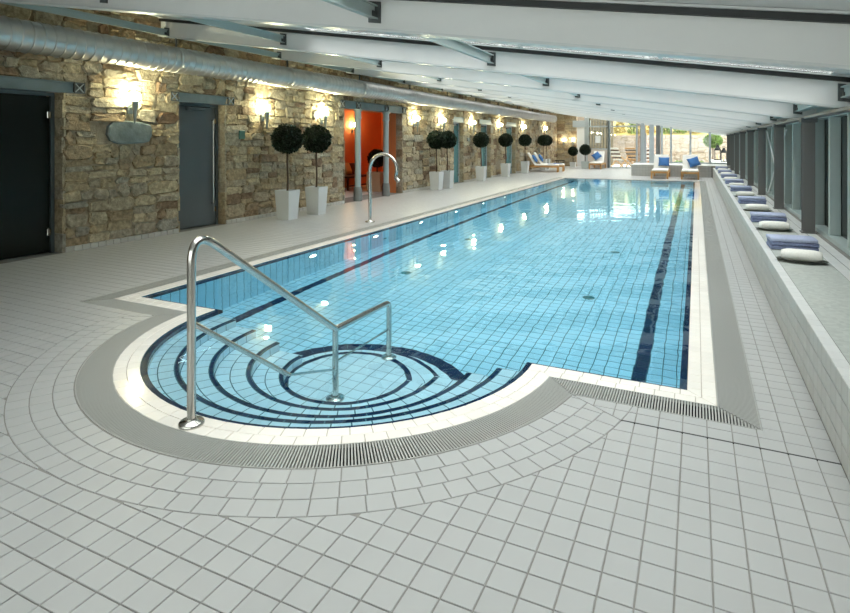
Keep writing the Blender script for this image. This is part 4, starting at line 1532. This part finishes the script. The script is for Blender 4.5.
# ------------------------------------------------------------------ topiaries
def leaf_ball(r, n, seed, sq=0.95, size=0.05):
    rg = random.Random(seed)
    b = MB()
    for _ in range(n):
        z = rg.uniform(-1, 1); a = rg.uniform(0, 2 * pi)
        s = sqrt(1 - z * z)
        nrm = Vector((s * cos(a), s * sin(a), z))
        p = nrm * r * rg.uniform(0.86, 1.02)
        p.z *= sq
        d = (nrm + Vector((rg.uniform(-1, 1), rg.uniform(-1, 1), rg.uniform(-1, 1))) * 0.9).normalized()
        w = d.cross(nrm)
        w = w.normalized() if w.length > 1e-3 else Vector((1, 0, 0))
        L = size * rg.uniform(0.7, 1.3)
        b.add([p, p + d * L * 0.5 + w * L * 0.3, p + d * L, p + d * L * 0.5 - w * L * 0.3], [(0, 1, 2, 3)])
    return b
crown_mesh = leaf_ball(0.31, 2600, 5, 0.97, 0.055).mesh('crown_leaves', 'leaf')
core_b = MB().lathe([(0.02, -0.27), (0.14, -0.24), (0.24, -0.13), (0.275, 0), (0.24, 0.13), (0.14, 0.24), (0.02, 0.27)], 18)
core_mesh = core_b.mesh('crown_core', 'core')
def planter_mesh(tw, bw, h, m):
    b = MB()
    t, o = tw / 2, bw / 2
    i1 = t - 0.025
    vs = [(-o, -o, 0), (o, -o, 0), (o, o, 0), (-o, o, 0), (-t, -t, h), (t, -t, h), (t, t, h), (-t, t, h), (-i1, -i1, h), (i1, -i1, h), (i1, i1, h), (-i1, i1, h), (-i1, -i1, h - 0.06), (i1, -i1, h - 0.06), (i1, i1, h - 0.06), (-i1, i1, h - 0.06)]
    fs = [(3, 2, 1, 0)]
    for k in range(3):
        for i in range(4):
            j = (i + 1) % 4
            fs.append((k * 4 + i, k * 4 + j, k * 4 + 4 + j, k * 4 + 4 + i))
    b.add(vs, fs)
    return b.mesh('planter', m)
def make_topiary(h_pot=0.60, zc=1.65, s=1.0, m='planter', tw=0.36, bw=0.29):
    t = empty('potted_topiary')
    pm = planter_mesh(tw, bw, h_pot, m)
    p = new_obj('planter', pm, t)
    MB().box(-tw / 2 + 0.03, tw / 2 - 0.03, -tw / 2 + 0.03, tw / 2 - 0.03, h_pot - 0.07, h_pot - 0.045).build('soil', 'soil', t)
    tr = [(0, 0, h_pot - 0.06), (0.008, 0.004, h_pot + 0.25), (-0.006, 0.0, zc - 0.45), (0, 0, zc - 0.1)]
    MB().tube(tr, [0.022, 0.019, 0.018, 0.018], 8).build('trunk', 'trunk', t)
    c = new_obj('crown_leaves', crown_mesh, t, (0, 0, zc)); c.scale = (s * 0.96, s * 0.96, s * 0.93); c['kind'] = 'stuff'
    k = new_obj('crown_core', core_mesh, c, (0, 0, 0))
    return t
tp0 = make_topiary()
TOP_ = [(-7.60, 9.32, 'ball topiary in a pale tapered planter, by the lamp beside the teal switch plate'),
        (-7.58, 10.28, 'ball topiary in a pale tapered planter, of the pair the one nearer the alcove'),
        (-7.72, 17.0, 'ball topiary in a pale planter, nearer the alcove of the pair past it'),
        (-7.70, 17.85, 'ball topiary in a pale planter past the alcove, closest to the first teal door'),
        (-7.80, 21.5, 'ball topiary in a pale planter between the first and second narrow teal doors'),
        (-7.80, 24.75, 'ball topiary in a pale planter between the second and third narrow teal doors'),
        (-7.78, 27.9, 'ball topiary in a pale planter at the head of the paired teak loungers'),
        (-7.77, 31.6, 'ball topiary behind the paired teak loungers, in front of its twin'),
        (-7.76, 32.4, 'ball topiary behind the paired teak loungers, hidden half by its twin')]
for k, (x, y, lb) in enumerate(TOP_):
    t = tp0 if k == 0 else copy_tree(tp0)
    t.location = (x, y, 0); t.rotation_euler = (0, 0, radians([0, 2, -2, 1, 2, -3, 0, 2, 4][k]))
    tag(t, lb, 'topiary', 'ball topiaries along the stone wall')
    for c in t.children:
        if c.name.startswith('crown'):
            c.rotation_euler = (0, 0, k * 0.9)
ta = make_topiary(0.62, 1.05, 0.95, 'planter_wood', 0.50, 0.50)
ta.location = (-9.3, 15.85, 0); tag(ta, 'dark ball topiary in a square wooden planter inside the orange alcove', 'topiary')
tb = make_topiary(0.30, 0.98, 0.95, 'planter', 0.36, 0.30)
tb.location = (-6.95, 35.9, 0); tag(tb, 'low ball topiary before the white panel at the far end', 'topiary')
tc = make_topiary(0.42, 1.10, 1.05, 'far_lintel', 0.40, 0.36)
tc.location = (-5.93, 34.3, 0); tag(tc, 'low ball topiary in a grey-green pot beside the single teak lounger', 'topiary')

# ------------------------------------------------------------------ loungers
def make_lounger(L=1.95, W=0.70, back=58):
    """head towards -y, feet towards +y in local space"""
    t = empty('sun_lounger')
    f = MB()
    f.box(-W / 2, -W / 2 + 0.045, -L / 2, L / 2, 0.24, 0.32); f.box(W / 2 - 0.045, W / 2, -L / 2, L / 2, 0.24, 0.32)
    f.box(-W / 2 + 0.045, W / 2 - 0.045, L / 2 - 0.045, L / 2, 0.24, 0.32); f.box(-W / 2 + 0.045, W / 2 - 0.045, -L / 2, -L / 2 + 0.045, 0.24, 0.32)
    f.build('frame', 'teak', t)
    for x in (-W / 2 + 0.035, W / 2 - 0.035):
        for y in (-L / 2 + 0.10, L / 2 - 0.05):
            MB().box(x - 0.035, x + 0.035, y - 0.04, y + 0.04, 0, 0.24).build('leg', 'teak', t)
    hy_ = -L / 2 + 0.72
    for i in range(7):
        y = hy_ + 0.06 + i * (L / 2 - 0.06 - hy_ - 0.06) / 6
        MB().box(-W / 2 + 0.045, W / 2 - 0.045, y - 0.035, y + 0.035, 0.30, 0.32).build('slat', 'teak', t)
    a = radians(back)
    hinge = (0, hy_, 0.33)
    bk = MB().box(-W / 2 + 0.05, W / 2 - 0.05, -0.72, 0, -0.02, 0.0).build('backrest', 'teak', t, hinge, (-a, 0, 0))
    MB().cbox(-W / 2 + 0.04, W / 2 - 0.04, -0.76, 0.02, 0.0, 0.08, 0.025).build('back_cushion', 'cushion', bk)
    MB().cbox(-W / 2 + 0.03, W / 2 - 0.03, hy_ - 0.02, L / 2 - 0.01, 0.32, 0.40, 0.025).build('seat_cushion', 'cushion', t)
    return t
lp = make_lounger()
# (x, y, rotation, label, pillow)
LO = [(-7.45, 29.6, -82, 'teak lounger of the angled pair, beside the pale planter by the stone wall', True),
      (-7.35, 30.5, -82, 'teak lounger of the angled pair, the one beside the twin topiaries', True),
      (-5.75, 36.15, 180, 'single teak lounger before the barred window at the far end', True),
      (-1.42, 27.05, 180, 'cream cushioned teak lounger at the low wall, farther from the ledge', True),
      (-0.24, 27.05, 180, 'cream cushioned teak lounger at the low wall, next to the towel ledge', True)]
for k, (x, y, r, lb, pl) in enumerate(LO):
    t = lp if k == 0 else copy_tree(lp)
    if k == 2:
        x, y = -5.25, 34.5
    t.location = (x, y, 0); t.rotation_euler = (0, 0, radians(r))
    tag(t, lb, 'lounger', 'teak sun loungers')
def on_lounger(k, lx_, ly_, lz_):
    x, y, r = LO[k][:3]
    if k == 2:
        x, y = -5.25, 34.5
    a = radians(r)
    return (x + lx_ * cos(a) - ly_ * sin(a), y + lx_ * sin(a) + ly_ * cos(a), lz_)
PILL = [(0, 0.0, -0.08, 'blue cushion on the lounger beside the pale planter'), (1, 0.0, -0.08, 'blue cushion on the lounger beside the twin topiaries'), (2, 0.10, -0.10, 'blue cushion propped up on the single far lounger'), (3, -0.12, -0.12, 'blue cushion on the lounger farther from the ledge'), (4, -0.14, -0.10, 'tilted blue cushion on the lounger next to the ledge')]
for k, a, b, lb in PILL:
    eu = (Matrix.Rotation(radians(LO[k][2]), 3, 'Z') @ Matrix.Rotation(radians(-58), 3, 'X') @ Matrix.Rotation(radians([0, 8, 40, 0, 20][k]), 3, 'Z')).to_euler()
    pillow('cushion', 0.46, 0.46, 0.15, 'blue', on_lounger(k, a, -0.265, 0.70 if k != 2 else 0.74), eu, lb, 'cushion', 'blue lounger cushions')
for k, lb in ((0, 'pale blue towel spread on the lounger beside the pale planter'), (1, 'pale blue towel spread on the lounger beside the twin topiaries')):
    p = on_lounger(k, 0, 0.62, 0.402)
    o = MB().cbox(-0.28, 0.28, -0.2, 0.2, 0.0, 0.02, 0.006).build('beach_towel', 'towel_blue', None, p, (0, 0, radians(LO[k][2])))
    tag(o, lb, 'towel', 'towels on the loungers')
# side table behind the pair
t = empty('side_table', (-7.0, 32.3, 0))
tag(t, 'small round glass side table behind the paired loungers', 'table')
MB().lathe([(0.27, 0.50), (0.28, 0.505), (0.28, 0.515), (0.27, 0.52)], 24).build('table_top', 'glass', t)
MB().lathe([(0.28, 0.49), (0.29, 0.495), (0.29, 0.52), (0.282, 0.525)], 24, cap=False).build('rim', 'black_metal', t)
for i in range(3):
    a = i * 2 * pi / 3
    MB().tube([(0.22 * cos(a), 0.22 * sin(a), 0), (0.24 * cos(a), 0.24 * sin(a), 0.495)], 0.012, 8).build('leg', 'black_metal', t)

# ------------------------------------------------------------------ far end: low wall, glazing
low = empty('low_wall', (-1.0, 29.0, 0))
tag(low, 'low tiled planter wall behind the right-hand loungers', 'low wall', kind='structure')
LWX0, LWX1, LWY = -2.74, 1.7, 28.0
LWZ = 0.52
MB().box(LWX0 + 1.0, LWX1 + 1.0, LWY + 0.006 - 29, 30.6 - 29, 0, LWZ - 0.004).build('wall_core', 'grout', low)
fm = MB().box(-PIT / 2 + G, PIT / 2 - G, 0, 0.006, 0.003, 0.127).mesh('face_tile', 'lowwall')
x = LWX0 + PIT / 2
while x < LEDGE_X:
    for r in range(4):
        new_obj('face_tile', fm, low, (x + 1.0, LWY - 29, r * 0.13))
    x += PIT
MB().box(LWX0 + 1.0 - 0.01, LWX1 + 1.0, LWY - 29 - 0.01, 30.6 - 29, LWZ - 0.004, LWZ).build('coping_slab', 'ledge_top', low)

GY = 30.5       # right part of the garden glazing
def glazing(name, x0, x1, y, zb, mull, label, rail=0.06, zt=None, pane='glass', transom=None):
    t = empty(name, ((x0 + x1) / 2, y, zb))
    tag(t, label, 'window', kind='structure')
    cx = (x0 + x1) / 2
    b = MB(); b.box(x0 - cx, x1 - cx, -0.05, 0.05, 0, rail); b.build('bottom_rail', 'pale_frame', t)
    xs = [x0] + list(mull) + [x1]
    for m_ in xs:
        MB().box(m_ - 0.045 - cx, m_ + 0.045 - cx, -0.05, 0.05, rail, rz(m_) - zb + 0.02).build('mullion', 'pale_frame', t)
    if transom:
        MB().box(x0 - cx, x1 - cx, -0.045, 0.045, transom - zb - 0.04, transom - zb + 0.04).build('transom', 'pale_frame', t)
    for a, c in zip(xs[:-1], xs[1:]):
        q = MB()
        a_, c_ = a + 0.045 - cx, c - 0.045 - cx
        za, zc_ = rz(a) - zb, rz(c) - zb
        q.add([(a_, 0, rail), (c_, 0, rail), (c_, 0, zc_), (a_, 0, za), (a_, 0.008, rail), (c_, 0.008, rail), (c_, 0.008, zc_), (a_, 0.008, za)], [(0, 1, 2, 3), (7, 6, 5, 4), (0, 4, 5, 1), (1, 5, 6, 2), (2, 6, 7, 3), (3, 7, 4, 0)])
        q.build('pane', pane, t)
    return t
glazing('window_21', -1.55, 1.62, GY, LWZ, [-1.13, -0.26, 0.59], 'clear garden window with pale mullions above the low wall')
# cluster of steel columns left of it
for i, (x, w, m, lb) in enumerate(((-2.45, 0.16, 'pale_frame', 'slim pale steel column beside the garden door'), (-2.02, 0.22, 'pale_frame', 'broad pale steel column in the garden glazing'), (-1.72, 0.20, 'column_base', 'dark grey stone pier beside the broad steel column'))):
    b = MB()
    H = rz(x) - LWZ + 0.02
    b.cbox(-w / 2, w / 2, -w / 2, w / 2, 0, H, 0.01)
    t = empty('steel_column', (x, GY, LWZ))
    b.build('shaft', m, t); MB().cbox(-w / 2 - 0.03, w / 2 + 0.03, -w / 2 - 0.03, w / 2 + 0.03, 0, 0.04, 0.005).build('base_plate', m, t)
    tag(t, lb, 'column')
# door screen in the left part
DY = 35.6
scr = glazing('window_22', -4.72, -3.0, DY + 0.0, 0.0, [], 'glass garden door opening framed in pale steel', transom=2.50)
scr2 = glazing('window_23', -6.0, -4.80, DY + 0.02, 1.1, [], 'barred glass window above the single far lounger', transom=2.50)
bars_ = MB()
for i in range(7):
    x = -5.93 + i * 0.17
    MB().box(x - 0.022, x + 0.022, DY + 0.10 - 36, DY + 0.14 - 36, 1.15, rz(x)).build('window_bar', 'bracket', scr2, (5.4, 36 - DY - 0.02, -1.1))
sw = MB().box(-6.0, -4.80, DY - 0.06, DY + 0.10, 0, 1.1).build('wall_far_panel', 'pinkish', kind='structure')
tag(sw, 'white low wall panel beneath the barred window', 'wall')
fr = MB(); fr.box(-0.06, 0.06, -0.06, 0.06, 0, rz(-4.8) + 0.02); t = fr.build('door_post', 'frame', None, (-4.78, DY - 0.02, 0)); tag(t, 'dark steel door post beside the garden door opening', 'post')
# open door leaf with red sign
dl = empty('door_9', (-3.0, DY - 0.1, 0)); tag(dl, 'open glass door leaf with a round red sign on its frame', 'door', kind='structure')
b = MB(); b.box(-0.12, 0.0, -0.03, 0.03, 0, 2.08); b.box(0.30, 0.36, -0.03, 0.03, 0, 2.08); b.box(0.0, 0.30, -0.03, 0.03, 0, 0.12); b.box(0.0, 0.30, -0.03, 0.03, 2.0, 2.08)
b.build('door_frame', 'pale_frame', dl)
MB().box(0.0, 0.30, -0.005, 0.005, 0.12, 2.0).build('pane', 'glass', dl)
MB().lathe([(0.12, 0), (0.12, 0.01), (0.11, 0.012)], 24).build('round_sign', 'red', dl, (-0.04, -0.032, 1.62), (pi / 2, 0, 0))
nt_ = MB().cbox(-0.16, 0.16, -0.004, 0.004, -0.22, 0.22, 0.002).build('paper_notice', 'paper', None, (-5.4, DY + 0.0155, 1.72)); tag(nt_, 'white paper notice hung in the barred window', 'notice')
# return glazing between the two glass planes
rt = empty('window_24', (-2.74, 33.0, 0)); tag(rt, 'side return of clear garden glazing behind the low wall', 'window', kind='structure')
MB().box(-0.004, 0.004, -2.3, 2.5, LWZ, rz(-2.74)).build('pane', 'glass', rt)
for y in (-2.35, 0.1, 2.5):
    MB().box(-0.04, 0.04, y - 0.04, y + 0.04, 0, rz(-2.74)).build('mullion', 'pale_frame', rt)
# stone end wall, white panel, steel frame
we = empty('wall_far', (-7.5, YF, 0))
tag(we, 'rubble stone end wall with small lamps beyond the loungers', 'stone wall', kind='structure')
MB().box(-0.9, 0.55, 0.035, 0.4, 0, HT).build('wall_backing', 'mortar', we)
cells = []
split(-8.2, -6.95, 0.05, HT, 0.4, cells)
for (y0, y1, z0, z1) in cells:
    vs, fs = stone_shape(y1 - y0 - 0.012, z1 - z0 - 0.012, rs.uniform(0.015, 0.05))
    b = MB(); b.add([(y, -x, z) for x, y, z in vs], [f for f in fs]); b.tone = [tone()] * len(fs)
    b.build('stone', 'stone', we, ((y0 + y1) / 2 + 7.5, 0.035, (z0 + z1) / 2))
for (x, y, r, lb) in ((-7.75, YF - 0.03, -90, 'low glowing lamp on the end wall, nearer the long stone wall'), (-7.15, YF - 0.03, -90, 'low glowing lamp on the end wall, beside the white panel')):
    wall_lamp((x, y, 1.62), lb, radians(r), 'end wall lamps', 'dim_glow')
wp = MB().box(-0.27, 0.27, -0.05, 0.05, 0, 2.5).build('wall_white_panel', 'white', None, (-6.62, YF - 0.1, 0), kind='structure'); tag(wp, 'tall white panel next to the stone end wall', 'panel')
hd = MB().box(-0.55, 0.55, -0.08, 0.08, 0, 0.42).build('trim_2', 'pale_frame', None, (-6.6, YF - 0.12, 2.5), kind='structure'); tag(hd, 'pale blue-grey steel header above the white panel', 'header')
sc_ = empty('steel_column', (-6.18, 36.3, 0)); tag(sc_, 'tall pale blue steel column beside the white panel', 'column')
MB().cbox(-0.13, 0.13, -0.1, 0.1, 0, rz(-6.18) + 0.02, 0.01).build('shaft', 'pale_frame', sc_); MB().cbox(-0.16, 0.16, -0.13, 0.13, 0, 0.05, 0.005).build('base_plate', 'pale_frame', sc_)

# ------------------------------------------------------------------ garden
gr = MB().box(-14, 12, 28.2, 60, -0.12, -0.08).build('garden_ground', 'paving', kind='structure'); tag(gr, 'pale paved garden terrace outside the glazing', 'terrace')
gw = empty('garden_wall', (-1, 44, 0))
tag(gw, 'sunlit beige rubble stone wall enclosing the garden', 'garden wall')
MB().box(-12, 12, 0.05, 0.5, -0.1, 2.05).build('wall_backing', 'mortar', gw)
cells = []
split(-13.0, 11.0, -0.08, 2.05, 0.5, cells)
gs = []
for (x0, x1, z0, z1) in cells:
    gs.append((-seen_area(((x0 + x1) / 2, 44, (z0 + z1) / 2), (0, -1, 0)), x0, x1, z0, z1))
gs.sort()
fld = MB(); fld.tone = []
for i, (s, x0, x1, z0, z1) in enumerate(gs):
    vs, fs = stone_shape(x1 - x0 - 0.015, z1 - z0 - 0.015, rs.uniform(0.02, 0.06))
    vs = [(y, -x, z) for x, y, z in vs]
    cx, cz = (x0 + x1) / 2 + 1, (z0 + z1) / 2
    tn = tone()
    fld.add([(x + cx, y + 0.05, z + cz) for x, y, z in vs], fs); fld.tone += [tn] * len(fs)
fld.build('stone_field', 'garden_stone', gw, kind='stuff')
# bank of shrubs above the wall
def shrub(name, loc, sx, sy, sz, n, m, seed, label, size=0.2):
    rg = random.Random(seed)
    t = empty(name, loc)
    b = MB()
    for _ in range(n):
        a = rg.uniform(0, 2 * pi); z = rg.uniform(-0.2, 1)
        s = sqrt(max(0, 1 - z * z)) * rg.uniform(0.75, 1.05)
        p = Vector((s * cos(a) * sx, s * sin(a) * sy, (z + 0.2) * sz * rg.uniform(0.8, 1.05)))
        d = Vector((rg.uniform(-1, 1), rg.uniform(-1, 1), rg.uniform(-0.5, 1))).normalized()
        w = d.cross(Vector((rg.uniform(-1, 1), rg.uniform(-1, 1), rg.uniform(-1, 1)))).normalized()
        L = size * rg.uniform(0.6, 1.3)
        b.add([p, p + d * L * 0.5 + w * L * 0.3, p + d * L, p + d * L * 0.5 - w * L * 0.3], [(0, 1, 2, 3)])
    f = b.build('foliage', m, t); f['kind'] = 'stuff'
    MB().tube([(0, 0, -0.2), (0, 0, sz * 0.6)], 0.05, 6).build('stem', 'trunk', t)
    tag(t, label, 'shrub', 'shrubs above the garden wall')
bank = MB().add([(-13, 44.5, 1.95), (11, 44.5, 1.95), (11, 52, 4.2), (-13, 52, 4.2), (-13, 52, -0.1), (11, 52, -0.1), (11, 44.5, -0.1), (-13, 44.5, -0.1)], [(0, 1, 2, 3), (3, 2, 5, 4), (0, 7, 6, 1), (0, 3, 4, 7), (1, 6, 5, 2)]).build('garden_bank', 'dry_leaf', kind='structure')
tag(bank, 'dry grassy bank rising behind the garden wall', 'bank')
rg = random.Random(3)
names = ['dense green', 'yellowing', 'loose green', 'pale dry']
for i in range(16):
    x = -9.5 + i * 1.05
    mm = ['garden_leaf', 'dry_leaf', 'garden_leaf', 'garden_leaf', 'dry_leaf'][i % 5]
    shrub('shrub', (x, 45.3 + rg.uniform(0, 0.5), 2.1), rg.uniform(0.36, 0.42), 0.42, rg.uniform(0.6, 1.1), 500, mm, i, ('leafy green' if mm == 'garden_leaf' else 'yellowed dry') + ' shrub above the garden wall, %s from its outbuilding end' % (ORD + ['fourteenth', 'fifteenth', 'sixteenth'])[i], 0.15)
# clipped ball tree in the garden
t = empty('ball_tree', (0.92, 39.0, -0.08)); tag(t, 'bright green clipped ball tree standing in the garden', 'tree')
MB().tube([(0, 0, 0), (0, 0, 1.5)], 0.03, 8).build('trunk', 'trunk', t)
c = leaf_ball(0.48, 2200, 9, 0.8, 0.10).build('crown_leaves', 'garden_leaf', t, (0, 0, 1.72)); c['kind'] = 'stuff'
for i, (x, y, w, h) in enumerate(((0.0, 41.5, 0.6, 0.30), (-1.0, 42.3, 0.5, 0.25))):
    shrub('garden_plant', (x, y, -0.05), w, 0.4, h, 260, 'garden_leaf', 40 + i, 'low green garden plant at the foot of the wall, %s' % ('nearer the ball tree' if i == 0 else 'farther from the ball tree'), 0.14)
# lanterns on the outdoor ledge
ol = MB().box(0.75, 3.2, 33.0, 38.2, -0.08, 0.50).build('garden_plinth', 'white', kind='structure'); tag(ol, 'white garden plinth carrying two black lanterns', 'plinth')
def lantern(x, y, s, label):
    t = empty('lantern', (x, y, 0.50)); tag(t, label, 'lantern', 'garden lanterns')
    t.scale = (s, s, s)
    MB().cbox(-0.14, 0.14, -0.14, 0.14, 0, 0.04, 0.01).build('lantern_base', 'black_metal', t)
    for a in (-0.11, 0.11):
        for b_ in (-0.11, 0.11):
            MB().box(a - 0.012, a + 0.012, b_ - 0.012, b_ + 0.012, 0.04, 0.42).build('corner_post', 'black_metal', t)
    MB().lathe([(0.20, 0.42), (0.19, 0.45), (0.09, 0.58), (0.08, 0.62), (0.03, 0.66)], 4).build('roof', 'black_metal', t, rot=(0, 0, pi / 4))
    MB().tube([(-0.05, 0, 0.65), (-0.05, 0, 0.72), (0.05, 0, 0.72), (0.05, 0, 0.65)], 0.01, 6).build('ring', 'black_metal', t)
    MB().lathe([(0.045, 0.04), (0.045, 0.22), (0.02, 0.23)], 12).build('candle', 'candle', t)
lantern(1.12, 37.2, 1.35, 'larger black lantern on the white garden plinth')
lantern(1.34, 34.6, 1.15, 'black lantern on the plinth, close to the window wall')
# deck chairs stacked outside the door
def deck_chair(x, y, r, m, label):
    t = empty('deck_chair', (x, y, -0.08), radians(r)); t.scale = (1.15, 1.15, 1.15); tag(t, label, 'chair', 'deck chairs outside the garden door')
    W = 0.6
    for s in (-1, 1):
        MB().obox((s * W / 2, -0.55, 0.02), (s * W / 2, 0.45, 0.62), 0.04, 0.05, (1, 0, 0)).build('side_rail', 'teak', t)
        MB().obox((s * W / 2, 0.55, 0.02), (s * W / 2, -0.15, 0.58), 0.04, 0.05, (1, 0, 0)).build('side_rail', 'teak', t)
    for i in range(6):
        z = 0.32 + 0.02 * i; y_ = -0.35 + i * 0.12
        MB().box(-W / 2, W / 2, y_ - 0.04, y_ + 0.04, z, z + 0.02).build('slat', m if i % 2 else 'dark_wood', t)
    for i in range(7):
        q = i / 6
        MB().obox((-W / 2, 0.36 + 0.34 * q, 0.45 + 0.62 * q), (W / 2, 0.36 + 0.34 * q, 0.45 + 0.62 * q), 0.075, 0.02, (0, -0.87, 0.48)).build('back_slat', m if i % 2 == 0 else 'dark_wood', t)
deck_chair(-4.35, 38.3, 150, 'cushion', 'striped white and dark deck chair outside, beside the door post')
deck_chair(-3.55, 39.0, 160, 'teak', 'teak deck chair standing outside between the two striped ones')
deck_chair(-3.05, 38.2, 200, 'cushion', 'striped white and dark deck chair outside, beside the open door leaf')
ob = MB().box(-8.5, -5.3, 41.6, 42.0, -0.1, 3.4).build('garden_outbuilding', 'brown', kind='structure'); tag(ob, 'brown rendered outbuilding wall seen behind the barred window', 'outbuilding')

# fascias closing the gap between glazing and roof
fa = MB(); sloped(fa, 1.52, 1.60, YN, 30.6, 0.03, TOP + 0.004); fo = fa.build('trim_3', 'fin', kind='structure'); tag(fo, 'green-grey fascia above the window wall under the roof edge', 'fascia')
fa = MB(); sloped(fa, -2.74, 1.62, GY - 0.04, GY + 0.04, 0.0, TOP + 0.004); fo = fa.build('trim_4', 'beam', kind='structure'); tag(fo, 'pale fascia above the garden window over the low wall', 'fascia')
fa = MB(); sloped(fa, -6.95, -2.74, DY - 0.02, DY + 0.06, 0.0, TOP + 0.004); fo = fa.build('trim_5', 'beam', kind='structure'); tag(fo, 'pale fascia above the garden door and barred window', 'fascia')
